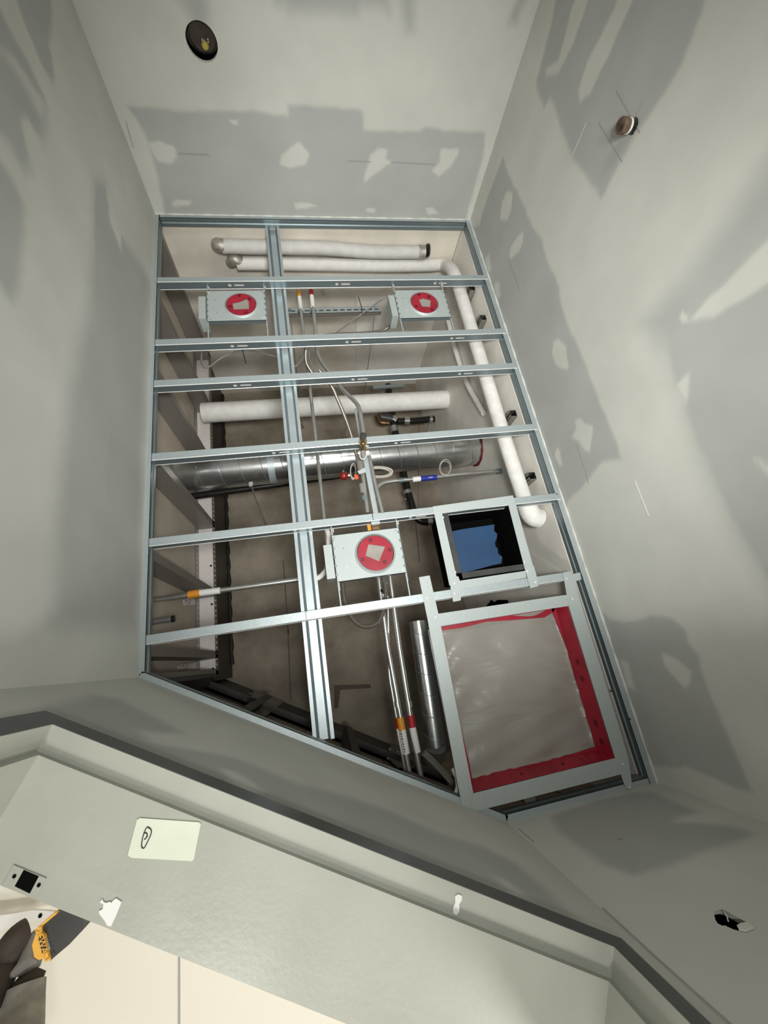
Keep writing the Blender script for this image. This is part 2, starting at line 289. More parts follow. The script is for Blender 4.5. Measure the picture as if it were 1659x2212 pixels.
# right wall
rt = lambda x, y: (PX(x, y, XR).y, PX(x, y, XR).z)
hr = rt(1366, 272)
def blob(c, r, ph=0, n=18, k=.15): return [(c[0] + r[0] * math.cos(a) * (1 + k * math.sin(3 * a + ph)), c[1] + r[1] * math.sin(a) * (1 + k * math.cos(2 * a + ph))) for a in np.linspace(0, 2 * math.pi, n, endpoint=False)]
hole_r = blob(hr, (.022, .022), .5)
wr = wall('wall_right', lambda u, z: (XR, u, z), rt, YB, YF, 0, ZW, [
    (0, .010, [(1086, 340), (1100, 380), (1125, 430), (1150, 490), (1170, 515), (1180, 560), (1195, 590), (1208, 620), (1210, 650), (1225, 700), (1260, 775), (1300, 880), (1330, 950), (1342, 992), (1310, 993), (1300, 996), (1283, 1020), (1255, 1055), (1228, 1082), (1218, 1105), (1190, 1060), (1020, 490), (1036, 486), (1055, 420)]),
    (0, .012, [(1210, -60), (1190, 60), (1158, 175), (1162, 200), (1176, 233), (1188, 212), (1195, 220), (1210, 270), (1236, 340), (1300, 428), (1340, 350), (1385, 275), (1440, 190), (1470, 140), (1500, 75), (1545, -60)]),
    (1, .008, [(1265, -60), (1235, 20), (1205, 130), (1180, 148), (1178, 160), (1190, 163), (1207, 155), (1240, 90), (1290, -60)]),
    (1, .008, [(1355, -60), (1325, 20), (1270, 130), (1250, 200), (1254, 221), (1275, 200), (1315, 120), (1390, -60)]),
    (0, .06, [(1390, 700), (1480, 600), (1560, 490), (1680, 330), (1800, 300), (1800, 1400), (1659, 1250), (1600, 1150), (1545, 1050), (1500, 960), (1480, 860), (1458, 815), (1440, 762), (1415, 735)]),
    (0, .012, [(1440, 720), (1560, 650), (1700, 560), (1900, 600), (1900, 1500), (1700, 1330), (1640, 1215), (1600, 1150), (1563, 1080), (1530, 1000), (1500, 940), (1480, 868), (1460, 830)]),
    (1, .008, [(1490, 690), (1520, 655), (1560, 615), (1620, 560), (1700, 480), (1750, 560), (1659, 610), (1600, 652), (1540, 685)]), (1, .005, [(1468, 685), (1472, 675), (1485, 680), (1487, 692), (1478, 696)]),
    (1, .008, [(1460, 828), (1475, 812), (1489, 806), (1487, 850), (1482, 870), (1470, 850)]), (1, .01, [(1628, 988), (1640, 990), (1690, 1030), (1690, 1060)]),
    (0, .008, [(1300, 1322), (1318, 1340), (1345, 1342), (1380, 1337), (1410, 1332), (1450, 1338), (1480, 1360), (1487, 1390), (1510, 1415), (1512, 1440), (1530, 1490), (1560, 1560), (1590, 1630), (1626, 1712), (1560, 1690), (1510, 1668), (1480, 1656), (1440, 1657), (1412, 1655), (1390, 1640)]),
    (1, .006, [(1428, 1407), (1465, 1425), (1495, 1450), (1492, 1470), (1480, 1487), (1450, 1455), (1437, 1440)]), (1, .01, [(1340, 1425), (1358, 1432), (1372, 1490), (1355, 1480)]),
    (1, .005, [(1080, 475), (1084, 440), (1095, 415), (1107, 418), (1105, 450), (1096, 478)]), (1, .005, [(1100, 556), (1103, 535), (1118, 510), (1130, 500), (1130, 525), (1120, 545), (1105, 559)]),
    (1, .005, [(1192, 760), (1195, 740), (1206, 733), (1222, 745), (1228, 795), (1215, 797), (1200, 788)]), (1, .005, [(1235, 945), (1245, 925), (1241, 908), (1255, 903), (1264, 915), (1282, 920), (1278, 950), (1274, 975), (1262, 972), (1252, 955)]),
    (1, .005, [(1198, 985), (1203, 965), (1210, 975), (1215, 1008), (1208, 1005)]), (1, .008, [(1048, 560), (1056, 545), (1062, 580), (1054, 590)]), (1, .008, [(1068, 610), (1078, 610), (1082, 640), (1072, 645)])],
    [hole_r], nout=(1, 0, 0))
strip(wr, 'pencil_line', [PX(1098, 560, XR), PX(1118, 610, XR), PX(1122, 628, XR)], .003, -UX); strip(wr, 'pencil_line', [PX(1246, 960, XR), PX(1266, 1020, XR), PX(1272, 1045, XR)], .003, -UX)
strip(wr, 'scratch_mark', [PX(1372, 1040, XR), PX(1388, 1080, XR), PX(1402, 1115, XR)], .004, -UX, m_white)
strip(wr, 'pencil_line', [PX(1332, 196, XR), PX(1364, 252, XR)], .002, -UX); strip(wr, 'pencil_line', [PX(1371, 255, XR), PX(1391, 215, XR)], .002, -UX)
strip(wr, 'pencil_line', [PX(1294, 265, XR), PX(1345, 350, XR)], .002, -UX); strip(wr, 'pencil_line', [PX(1372, 265, XR), PX(1383, 287, XR)], .002, -UX); strip(wr, 'scratch_mark', [PX(1267, 265, XR), PX(1236, 338, XR)], .003, -UX, m_compound)
# left wall
lf = lambda x, y: (PX(x, y, XL).y, PX(x, y, XL).z)
wl_ = wall('wall_left', lambda u, z: (XL, u, z), lf, YB, E_.y, 0, ZW, [
    (0, .05, [(208, 398), (228, 398), (245, 450), (262, 515), (290, 550), (322, 605), (315, 700), (302, 1250), (292, 1360), (130, 1357), (118, 1345), (125, 1100), (150, 850), (185, 700), (203, 550)]),
    (0, .012, [(206, 400), (228, 400), (246, 450), (270, 530), (300, 580), (290, 600), (210, 700), (204, 500)]),
    (1, .012, [(228, 400), (240, 420), (262, 500), (262, 545), (238, 480)]),
    (0, .03, [(-60, 60), (5, 110), (45, 170), (92, 260), (100, 230), (95, 300), (80, 300), (60, 290), (65, 330), (65, 370), (50, 370), (20, 310), (-5, 280), (-60, 300)]),
    (1, .012, [(45, 258), (60, 255), (85, 300), (100, 360), (68, 350), (52, 300)]),
    (0, .012, [(30, -60), (36, 0), (55, 60), (95, 150), (113, 178), (117, 165), (113, 130), (106, 100), (113, 40), (105, -60)]),
    (0, .014, [(-60, 20), (0, 20), (20, 60), (60, 130), (98, 215), (97, 222), (75, 190), (30, 120), (-60, 60)]),
    (0, .02, [(-200, 330), (0, 345), (30, 390), (52, 440), (50, 520), (40, 620), (25, 650), (-10, 600), (-200, 560)])], nout=(-1, 0, 0))
strip(wl_, 'pencil_line', [PX(240, 935, XL), PX(235, 1020, XL), PX(232, 1080, XL)], .003, UX); strip(wl_, 'pencil_line', [PX(230, 1110, XL), PX(226, 1170, XL)], .002, UX)
# front wall
fr = lambda x, y: (PY(x, y, YF).x, PY(x, y, YF).z)
hf = [fr(*q) for q in [(1542, 1972), (1547, 1965), (1557, 1963), (1566, 1966), (1582, 1975), (1600, 1985), (1618, 1996), (1626, 2003), (1618, 2008), (1606, 2010), (1590, 2010), (1578, 2005), (1566, 1999), (1556, 2000), (1546, 1990)]]
wf = wall('wall_front', lambda u, z: (u, YF, z), fr, D_.x, XR, 0, ZW, [
    (0, .02, [(1190, 1765), (1230, 1748), (1290, 1728), (1370, 1712), (1412, 1712), (1450, 1728), (1512, 1753), (1470, 1765), (1455, 1775), (1560, 1783), (1600, 1790), (1632, 1800), (1590, 1820), (1530, 1836), (1440, 1872), (1370, 1890), (1300, 1865), (1240, 1825), (1205, 1790)])], [hf], step=.006, nout=(0, 1, 0))
strip(wf, 'pencil_line', [PY(1335, 1813, YF), PY(1344, 1813, YF)], .004, -UY)
# diagonal door wall
SO0, SO1, ZH = .118, 1.147, 2.178
dg = lambda x, y: ((PD(x, y) - E_).dot(T), PD(x, y).z)
wd = wall('wall_door', lambda u, z: DW(u, 0, z), dg, 0, LT, 0, ZW, [
    (0, .03, [(90, 1545), (110, 1528), (200, 1500), (260, 1512), (330, 1548), (430, 1600), (520, 1640), (640, 1692), (760, 1722), (850, 1755), (950, 1800), (1050, 1832), (1110, 1862), (1180, 1925), (1270, 2005), (1230, 2030), (700, 1810), (300, 1660)]),
    (1, .02, [(300, 1580), (400, 1585), (500, 1610), (530, 1640), (420, 1620), (330, 1605)]),
    (1, .014, [(478, 1660), (510, 1668), (545, 1690), (572, 1710), (535, 1712), (505, 1690)]), (1, .02, [(1065, 1893), (1090, 1900), (1135, 1935), (1110, 1935)])],
    opening=(SO0 + .012, SO1 - .012, ZH - .012), nout=-N)
strip(wf, 'seam_crack', [PY(x, y, YF - .0012) + Vector((.002, 0, 0)) for x, y in ((1300, 1962), (1400, 2055), (1480, 2128), (1560, 2200), (1600, 2235))], .0025, -UY)
strip(wf, 'seam_crack', [PY(1112, 1793, YF) + Vector((.012, 0, 0)), PY(1145, 1822, YF) + Vector((.012, 0, 0))], .002, -UY)
def struct(name, mb, mt, parent=None): 
    return obj(name, mb, mt, parent, kind='structure' if parent is None else None)
# floor, deck, upper shaft walls
struct('floor', MB().prism([(XL, YB, -.1), (XR, YB, -.1), (XR, YF, -.1), (D_.x, YF, -.1), (E_.x, E_.y, -.1)], (0, 0, .1)), m_floor)
deck = struct('ceiling', MB().box((-1.2, YB - .3, ZD), (1.5, 1.3, ZD + .12)), m_deck)
struct('wall_back_upper', MB().box((-.78, YB - .03, ZW + .001), (XR - .032, YB + .0, ZD - .001)), m_upper)
struct('wall_right_upper', MB().box((XR - .03, YB, ZC + .05), (XR + .03, .9, ZD - .001)), m_upper2)
struct('wall_left_upper', MB().box((-.70, YB + .001, ZW + .001), (-.678, .3, ZD - .001)), m_tan)
pd = [DW(-.3, -.095, ZW + .001), DW(LT + .4, -.095, ZW + .001), DW(LT + .4, -.095, ZD - .001), DW(-.3, -.095, ZD - .001)]
struct('wall_door_upper', MB().prism(pd, -N * .02), m_board)
struct('wall_front_upper', MB().box((.50, YF + .10, ZW + .001), (XR - .032, YF + .13, ZD - .001)), m_board)
# deck joints (form lines) as recessed-looking fillets on the slab
for (a, b, wd_) in (((622, 1360), (628, 1512), .006), ((612, 1210), (623, 1370), .006), ((905, 835), (903, 1100), .004), ((898, 1130), (906, 1215), .006)):
    p, q = PZ(*a, ZD), PZ(*b, ZD); strip(deck, 'form_line', [p, q], wd_, -UZ, m_form)
st = MB(); st.prism([PZ(x, y, ZD - .001) for x, y in ((722, 1480), (800, 1478), (802, 1486), (735, 1490), (730, 1530), (722, 1530))], (0, 0, -.002)); obj('form_line', st, m_form, deck)
# pale plaster on back upper wall (finished panel seen right of the centre)
up = struct('trim_1', MB().prism([PY(x, y, YB + .004) for x, y in ((770, 640), (905, 640), (905, 826), (905, 828), (766, 834), (770, 790))], (0, .002, 0)), m_upper2)
up2 = struct('trim_2', MB().prism([PY(x, y, YB + .004) for x, y in ((880, 560), (1000, 575), (1000, 800), (905, 828), (895, 640))], (0, .0015, 0)), m_upper2)
# ---------------------------------------------------------------- perimeter track and ceiling studs
def perim(name, a, b, inn, wdt, label, gap0=0, gap1=0):
    a, b, inn = Vector(a), Vector(b), Vector(inn); al = (b - a).normalized(); a = a + al * gap0; b = b - al * gap1; H = .041; t = .0015
    a0 = a + UZ * ZC; b0 = b + UZ * ZC; r = thing(name, label, 'track', (a0 + b0) / 2, 'perimeter track around the open ceiling')
    ww = Vector(inn) * wdt
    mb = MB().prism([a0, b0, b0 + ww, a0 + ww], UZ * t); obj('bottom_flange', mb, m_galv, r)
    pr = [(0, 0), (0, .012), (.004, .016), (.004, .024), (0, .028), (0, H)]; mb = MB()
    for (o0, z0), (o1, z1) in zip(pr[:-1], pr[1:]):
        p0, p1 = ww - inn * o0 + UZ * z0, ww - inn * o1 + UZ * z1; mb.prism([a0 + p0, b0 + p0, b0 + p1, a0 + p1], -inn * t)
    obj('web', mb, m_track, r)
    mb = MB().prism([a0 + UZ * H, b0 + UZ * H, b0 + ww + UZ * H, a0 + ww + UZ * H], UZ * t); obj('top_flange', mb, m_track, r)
    return r
pt_b = perim('ceiling_track', (XL, YB, 0), (XR, YB, 0), UY, .024, 'galvanised ceiling track along the back wall at the top of the opening', .02, .03)
pt_r = perim('ceiling_track', (XR, YB, 0), (XR, YF, 0), -UX, .029, 'long galvanised ceiling track along the right wall', .0, .0)
pt_l = perim('ceiling_track', (XL, YB, 0), (XL, E_.y, 0), UX, .017, 'thin galvanised ceiling track along the left wall', 0, .01)
pt_d = perim('ceiling_track', E_, D_, N, .018, 'galvanised ceiling track running diagonally above the doorway', .0, .0)
pt_f = perim('ceiling_track', (D_.x, YF, 0), (XR, YF, 0), -UY, .020, 'short galvanised ceiling track along the front wall beside the red taped panel', .0, .03)
for q in ((1320, 1493), (1360, 1553), (1202, 1068)):
    p = PZ(*q, ZC); obj('screw_head', MB().tube([p + UZ * .002, p - UZ * .002], .003, 8), m_ink, pt_r)
def cstud(name, y0, y1, x0, x1, label, holes=(), zb=ZC - .0018, H=.041, labelgrp='ceiling studs spanning the opening', split=None):
    r = thing(name, label, 'stud', ((x0 + x1) / 2, (y0 + y1) / 2, zb), labelgrp); t = .0014
    segs = [(x0, x1)] if split is None else [(x0, split), (split + .003, x1)]
    for a, b in segs: obj('bottom_flange', MB().box((a, y0, zb), (b, y1, zb + t)), m_galv, r)
    hl = []
    for hx in holes:
        hl.append(circ((hx, y1, zb + .021), .0085, UX, UZ, 14))
        c = hx + .042; hl.append([(c - .018 + .006 * math.cos(a), y1, zb + .021 + .006 * math.sin(a)) for a in np.linspace(math.pi / 2, 1.5 * math.pi, 6)] + [(c + .018 + .006 * math.cos(a), y1, zb + .021 + .006 * math.sin(a)) for a in np.linspace(-math.pi / 2, math.pi / 2, 6)])
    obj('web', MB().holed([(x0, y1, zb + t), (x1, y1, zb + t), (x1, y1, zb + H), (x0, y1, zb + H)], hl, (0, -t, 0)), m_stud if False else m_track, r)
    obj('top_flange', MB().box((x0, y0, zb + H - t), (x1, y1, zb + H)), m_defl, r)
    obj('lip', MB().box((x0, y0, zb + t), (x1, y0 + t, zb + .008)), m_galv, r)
    obj('bend', MB().prism([(x0, y1 - .0005, zb - .0003), (x0, y1 + .0016, zb + .0008), (x0, y1 + .0016, zb + .0022), (x0, y1 - .0005, zb + .0012)], (x1 - x0, 0, 0)), m_bendglint, r); obj('bend', MB().prism([(x0, y1 + .0001, zb + H - .002), (x0, y1 + .0014, zb + H - .001), (x0, y1 + .0014, zb + H), (x0, y1 + .0001, zb + H)], (x1 - x0, 0, 0)), m_bendglint, r)
    return r
HX = lambda l: [PY(x, y, yy).x for (x, y, yy) in l]
B = [(-1.7135, -1.6865), (-1.364, -1.335), (-1.158, -1.129), (-.827, -.799), (-.494, -.467), (-.170, -.1425)]
xa, xb = XL + .018, XR - .012
cstud('ceiling_stud', *B[0], xa, xb, 'ceiling stud nearest the back wall, above the two round red taped lights', HX([(497, 618, B[0][1]), (728, 613, B[0][1]), (940, 612, B[0][1])]))
cstud('ceiling_stud', *B[1], xa, xb, 'second ceiling stud from the back wall, just below the pair of taped lights', HX([(503, 751, B[1][1]), (750, 741, B[1][1]), (976, 732, B[1][1])]))
cstud('ceiling_stud', *B[2], xa, xb, 'third ceiling stud from the back wall, above the fat white pipe', HX([(508, 832, B[2][1]), (763, 821, B[2][1]), (992, 811, B[2][1])]))
cstud('ceiling_stud', *B[3], xa, xb, 'fourth ceiling stud from the back wall, crossing the round silver duct', HX([(592, 979, B[3][1]), (856, 957, B[3][1])]))
cstud('ceiling_stud', *B[4], xa, xb, 'fifth ceiling stud, level with the top edge of the blue taped opening', HX([(888, 1118, B[4][1])]), split=PZ(803, 1110, ZC).x)
cstud('ceiling_stud', *B[5], xa, PZ(1238, 1250, ZC).x, 'sixth ceiling stud, running below the single taped light to the right track', [], split=PZ(660, 1330, ZC).x)
# hat channel sitting on the studs
cxs = [PZ(x, y, ZC + .045).x for x, y in ((604, 560), (635, 936), (649, 1100), (666.5, 1330), (691, 1597))]; hx = sum(cxs) / len(cxs)
hy0 = YB + .01; hy1 = E_.y + (hx - E_.x) * T.y / T.x - .02
hc = thing('furring_channel', 'long galvanised hat channel running down the middle over the ceiling studs', 'channel', (hx, -.9, ZC + .042))
z0 = ZC + .0425; t = .0012
for s in (-1, 1):
    obj('flange', MB().box((hx + s * .034 - (0 if s < 0 else .013), hy0, z0), (hx + s * .034 + (.013 if s < 0 else 0), hy1, z0 + t)), m_galv, hc)
    mb = MB().prism([(hx + s * .021, hy0, z0), (hx + s * .021, hy1, z0), (hx + s * .013, hy1, z0 + .021), (hx + s * .013, hy0, z0 + .021)], (s * .001, 0, 0)); obj('side_web', mb, m_track, hc)
obj('crown', MB().box((hx - .0135, hy0, z0 + .0205), (hx + .0135, hy1, z0 + .0215)), m_galv, hc)
# ---------------------------------------------------------------- recessed light housings
def canlight(corn, ctr, rad, label, jb_label, poly, rot, y0h, y1h, boxside=-1):
    P = [PZ(x, y, ZC + .012) for x, y in corn]; x0 = (P[0].x + P[3].x) / 2; x1 = (P[1].x + P[2].x) / 2; ya = (P[0].y + P[1].y) / 2; yb = (P[2].y + P[3].y) / 2
    ya = max(ya, y0h + .004) ; z = ZC + .012; c = PZ(*ctr, z - .006); c.x = min(max(c.x, x0 + rad + .01), x1 - rad - .006); c.y = (ya + yb) / 2 + .001
    r = thing('recessed_light', label, 'light', ((x0 + x1) / 2, (ya + yb) / 2, z), 'recessed light housings in the ceiling frame')
    obj('mounting_plate', MB().holed([(x0, ya, z), (x1, ya, z), (x1, yb, z), (x0, yb, z)], [circ((c.x, c.y, z), rad, UX, UY, 40)], (0, 0, .0015)), m_plate, r)
    obj('plate_edge', MB().box((x0, yb - .0015, z), (x1, yb, z + .018)), m_track, r); obj('plate_edge', MB().box((x0, ya, z), (x1, ya + .0015, z + .018)), m_track, r)
    mb = MB(); n = 40; A = circ((c.x, c.y, z - .008), rad, UX, UY, n); Bc = circ((c.x, c.y, z), rad + .0075, UX, UY, n); Cc = circ((c.x, c.y, z + .02), rad - .001, UX, UY, n)
    mb.add(A + Bc + Cc, [(i, (i + 1) % n, (i + 1) % n + n, i + n) for i in range(n)] + [(i, (i + 1) % n, (i + 1) % n + 2 * n, i + 2 * n) for i in range(n)]); mb.sm = True; obj('collar', mb, m_plate, r)
    obj('can', MB().tube([(c.x, c.y, z + .003), (c.x, c.y, z + .035)], rad - .002, 32), m_track, r)
    sq = [(c.x + rad * q[0], c.y + rad * q[1], z - .0065) for q in poly]
    tp = obj('red_tape_cover', MB().holed(circ((c.x, c.y, z - .0065), rad - .003, UX, UY, 40), [sq], (0, 0, .0008)), m_red, r, label='red masking tape over the round opening')
    obj('film_window', MB().prism([Vector(q) + UZ * .002 for q in sq], (0, 0, .0006)), m_film, r, label='milky plastic left bare between the tapes')
    for k, (a, rr) in enumerate(((.9 + rot, .78), (2.6 + rot, .74), (4.3 + rot, .8), (5.3 + rot, .7))):
        q = Vector((c.x + rad * rr * math.cos(a), c.y + rad * rr * math.sin(a), z - .0073)); u = Vector((math.cos(a + 1), math.sin(a + 1), 0)); v = Vector((-u.y, u.x, 0))
        lp = circ(q, .0085, u, v, 12); li = circ(q, .0022, u, v * .6, 12); obj('tape_print', MB().holed(lp, [li], (0, 0, -.0003)), m_reddark, tp)
    for xx in (x0 + .001, x1 - .001):
        hb_ = obj('hanger_bar', MB().box((xx - .002, y0h, z + .004), (xx + .002, y1h, z + .012)), m_plate, r); obj('hanger_bar', MB().box((xx + .003, y0h + .02, z + .006), (xx + .005, yb + .03, z + .010)), m_track, r)
        for k in range(5):
            yy = ya + (yb - ya) * (k + .6) / 5.4; obj('clip', MB().box((xx - .004, yy - .005, z - .002), (xx + .003, yy + .004, z + .006)), m_track, r)
        p0 = Vector((xx, y0h + .006, z + .008)); obj('nail', MB().tube([p0 + UX * .006, p0 + UX * .006 + UY * .014], .002, 6), m_white, r)
    for q in ((x0 + .035, ya + .055), (x0 + .04, yb - .05), (x0 + .008, ya + .01), (x1 - .012, ya + .012), (x1 - .012, yb - .012), (x0 + .012, yb - .01)):
        obj('plate_screw', MB().tube([(q[0], q[1], z), (q[0], q[1], z - .002)], .0022, 8), m_white if random.random() > .5 else m_track, r)
    jx = x0 - .006 if boxside < 0 else x1 + .006
    obj('junction_box', MB().box((min(jx, jx + boxside * .03), ya + .035, z - .002), (max(jx, jx + boxside * .03), yb - .015, z + .075)), m_plate, r, label=jb_label)
    return r
sq1 = [(-.55, -.02 + .1), (-.30, -.52), (.58, -.28), (.12, .48)]
c2 = canlight([(446, 629), (571, 626), (576, 690), (449, 696)], (521, 659), .0665, 'square metal light housing with red taped hole, by the back left corner', 'side wiring box', [(-.55, -.12), (-.1, -.22), (.5, -.55), (.5, .42), (-.5, .45)], .3, B[0][1] + .001, B[1][0] - .001)
c3 = canlight([(850, 627), (957, 625), (975, 685), (866, 688)], (917, 655), .068, 'square metal light housing with red taped hole, by the back right corner', 'side wiring box', [(-.35, -.30), (.0, -.42), (.52, -.22), (.35, .42), (-.25, .35)], .1, B[0][1] + .001, B[1][0] - .001)
c1 = canlight([(719, 1154), (863, 1141), (875, 1239), (727, 1256)], (811, 1194), .069, 'square metal light housing with red taped hole, left of the blue opening', 'side wiring box', sq1, 1.9, B[4][1] + .001, B[5][0] - .001)
# ---------------------------------------------------------------- blue taped opening
def bars(r, nm, polys, z, th, mt):
    for k, p in enumerate(polys): obj(nm, MB().prism([PZ(x, y, z - .0006 * k) for x, y in p], (0, 0, th)), mt, r)
bo = thing('access_opening', 'black box opening framed in light metal with blue tape across it', 'ceiling box', PZ(1045, 1180, ZC))
zb = ZC - .003
bars(bo, 'frame_bar', [[(935, 1094), (1108, 1070), (1113, 1088), (957, 1109), (937, 1105)], [(937, 1105), (954, 1103), (990, 1262), (971, 1265)], [(1098, 1090), (1114, 1088), (1152, 1224), (1133, 1226)], [(990, 1255), (1135, 1233), (1137, 1248), (998, 1272)]], zb, .0022, m_plate)
bars(bo, 'corner_plate', [[(971, 1248), (990, 1245), (993, 1254), (999, 1270), (995, 1297), (979, 1300), (974, 1275)], [(1133, 1226), (1153, 1222), (1160, 1247), (1163, 1266), (1146, 1271), (1140, 1250)]], zb - .0026, .0022, m_plate)
for q in ((981, 1261), (981, 1283), (1138, 1234), (1156, 1258), (957, 1118), (983, 1236), (1132, 1214)):
    p = PZ(*q, zb - .003); obj('screw_head', MB().tube([p, p - UZ * .003], .0032, 8), m_white, bo)
cb = [PZ(x, y, ZC) for x, y in ((955, 1106), (1098, 1090), (1135, 1226), (990, 1255))]
bx0 = (cb[0].x + cb[3].x) / 2; bx1 = (cb[1].x + cb[2].x) / 2; by0 = (cb[0].y + cb[1].y) / 2; by1 = (cb[2].y + cb[3].y) / 2
HB = .17
for a, b in (((bx0 - .003, by0, ZC), (bx0, by1, ZC + HB)), ((bx1, by0, ZC), (bx1 + .003, by1, ZC + HB)), ((bx0, by0 - .003, ZC), (bx1, by0, ZC + HB)), ((bx0, by1, ZC), (bx1, by1 + .003, ZC + HB)), ((bx0, by0, ZC + HB), (bx1, by1, ZC + HB + .003))):
    obj('box_wall', MB().box(a, b), m_void, bo, label='matt black box side')
obj('box_flange', MB().box((bx0, by0, ZC + .004), (bx0 + .022, by1, ZC + .006)), m_dark, bo); obj('box_flange', MB().box((bx0, by1 - .022, ZC + .004), (bx1, by1, ZC + .006)), m_dark, bo)
tpx = [(975, 1148), (1000, 1143), (1040, 1137), (1068, 1133), (1067, 1147), (1074, 1153), (1073, 1163), (1069, 1172), (1070, 1180), (1075, 1185), (1076, 1196), (1085, 1203), (1083, 1217), (1060, 1222), (1020, 1233), (996, 1238), (990, 1220), (982, 1180)]
tb = obj('blue_tape', MB().prism([PZ(x, y, ZC + .022) for x, y in tpx], (0, 0, .0006)), m_blue, bo, label='blue painter tape with torn right edge')
for k in range(3):
    a, b_ = PZ(978 + 5 * k, 1170 + 20 * k, ZC + .0215), PZ(1068 + 4 * k, 1155 + 20 * k, ZC + .0215); obj('tape_edge', MB().prism([a, b_, b_ + UY * .0012, a + UY * .0012], (0, 0, -.0004)), m_blue, tb)
# second thin bar right of the blue opening belongs to the sixth stud; bracket at its right end
# ---------------------------------------------------------------- red taped return box
rp = thing('return_box', 'large square metal framed ceiling box sealed with plastic film and red tape', 'ceiling box', PZ(1130, 1510, ZC))
zb = ZC - .004
bars(rp, 'frame_bar', [[(905, 1247), (928, 1243), (948, 1330), (960, 1390), (1022, 1712), (1030, 1752), (1000, 1750), (990, 1700), (925, 1345)],
    [(938, 1327), (1215, 1286), (1248, 1283), (1253, 1304), (1228, 1309), (948, 1352), (925, 1354)],
    [(1216, 1237), (1233, 1233), (1237, 1240), (1253, 1236), (1256, 1252), (1242, 1256), (1250, 1286), (1260, 1320), (1340, 1580), (1358, 1640), (1366, 1700), (1352, 1703), (1330, 1641), (1228, 1306)],
    [(1022, 1714), (1328, 1638), (1352, 1634), (1360, 1660), (1344, 1672), (1030, 1752), (1018, 1742)]], zb, .0022, m_plate)
for q in ((922, 1292), (940, 1333), (1223, 1250), (1236, 1294), (1345, 1650), (1359, 1700)):
    p = PZ(*q, zb); obj('screw_head', MB().tube([p, p - UZ * .003], .0032, 8), m_white, rp)
ci = [PZ(x, y, ZC) for x, y in ((950, 1352), (1228, 1308), (1330, 1641), (1022, 1713))]
x0, x1, y0, y1 = (ci[0].x + ci[3].x) / 2, (ci[1].x + ci[2].x) / 2, (ci[0].y + ci[1].y) / 2, (ci[2].y + ci[3].y) / 2
ZF = ZC + .075
for a, b in (((x0 - .002, y0, ZC), (x0, y1, ZF + .10)), ((x1, y0, ZC), (x1 + .002, y1, ZF + .10)), ((x0, y0 - .002, ZC), (x1, y0, ZF + .10)), ((x0, y1, ZC), (x1, y1 + .002, ZF + .10)), ((x0, y0, ZF + .10), (x1, y1, ZF + .102))):
    obj('box_wall', MB().box(a, b), m_galv, rp)
# film sheet with wrinkles
nf = 90; mb = MB(); g = []
for j in range(nf + 1):
    for i in range(nf + 1):
        u, v = i / nf, j / nf
        z = ZF + .004 * math.sin(6 * u + 3 * v) + .0060 * math.sin(30 * v + 9 * u + 3 * math.sin(9 * u)) * math.exp(-4.0 * u) * math.exp(-2 * (v - .25) ** 2 * 6) + .0030 * math.sin(22 * (u - v) + 4 * math.sin(7 * v)) * (u ** 2) + .002 * math.sin(40 * (v + .3 * u)) * math.exp(-20 * (v - .85) ** 2) + .002 * math.sin(15 * (u + v * .7)) 
        edge = min(u, 1 - u, v, 1 - v); z -= .012 * max(0, .05 - edge) / .05
        g.append((x0 + .002 + (x1 - x0 - .004) * u, y0 + .002 + (y1 - y0 - .004) * v, z))
mb.add(g, [(j * (nf + 1) + i, j * (nf + 1) + i + 1, (j + 1) * (nf + 1) + i + 1, (j + 1) * (nf + 1) + i) for j in range(nf) for i in range(nf)]); mb.sm = True
obj('plastic_film', mb, m_film, rp, label='wrinkled translucent plastic film')
def tapestrip(pts_low, pts_high, nrm, nm='red_tape'):
    mb = MB(); n = len(pts_low); k = 0
    mb.add(pts_low + pts_high, [(i, i + 1, n + i + 1, n + i) for i in range(n - 1)]); o = obj(nm, mb, m_red, rp, label='red tape holding the film edge'); return o
nn = 26
def zz(i, a=.006, ph=0): return a * (math.sin(i * 1.7 + ph) + .5 * math.sin(i * 4.1 + ph))
tr = tapestrip([Vector((x1 - .0025, y0 + (y1 - y0) * i / (nn - 1), ZC + .002)) for i in range(nn)], [Vector((x1 - .006 - .012, y0 + (y1 - y0) * i / (nn - 1), ZF - .006 + zz(i, .002))) for i in range(nn)], -UX)
tb2 = tapestrip([Vector((x0 + (x1 - x0) * i / (nn - 1), y1 - .0025, ZC + .002)) for i in range(nn)], [Vector((x0 + (x1 - x0) * i / (nn - 1), y1 - .018 - abs(zz(i, .004)), ZF - .006)) for i in range(nn)], -UY)
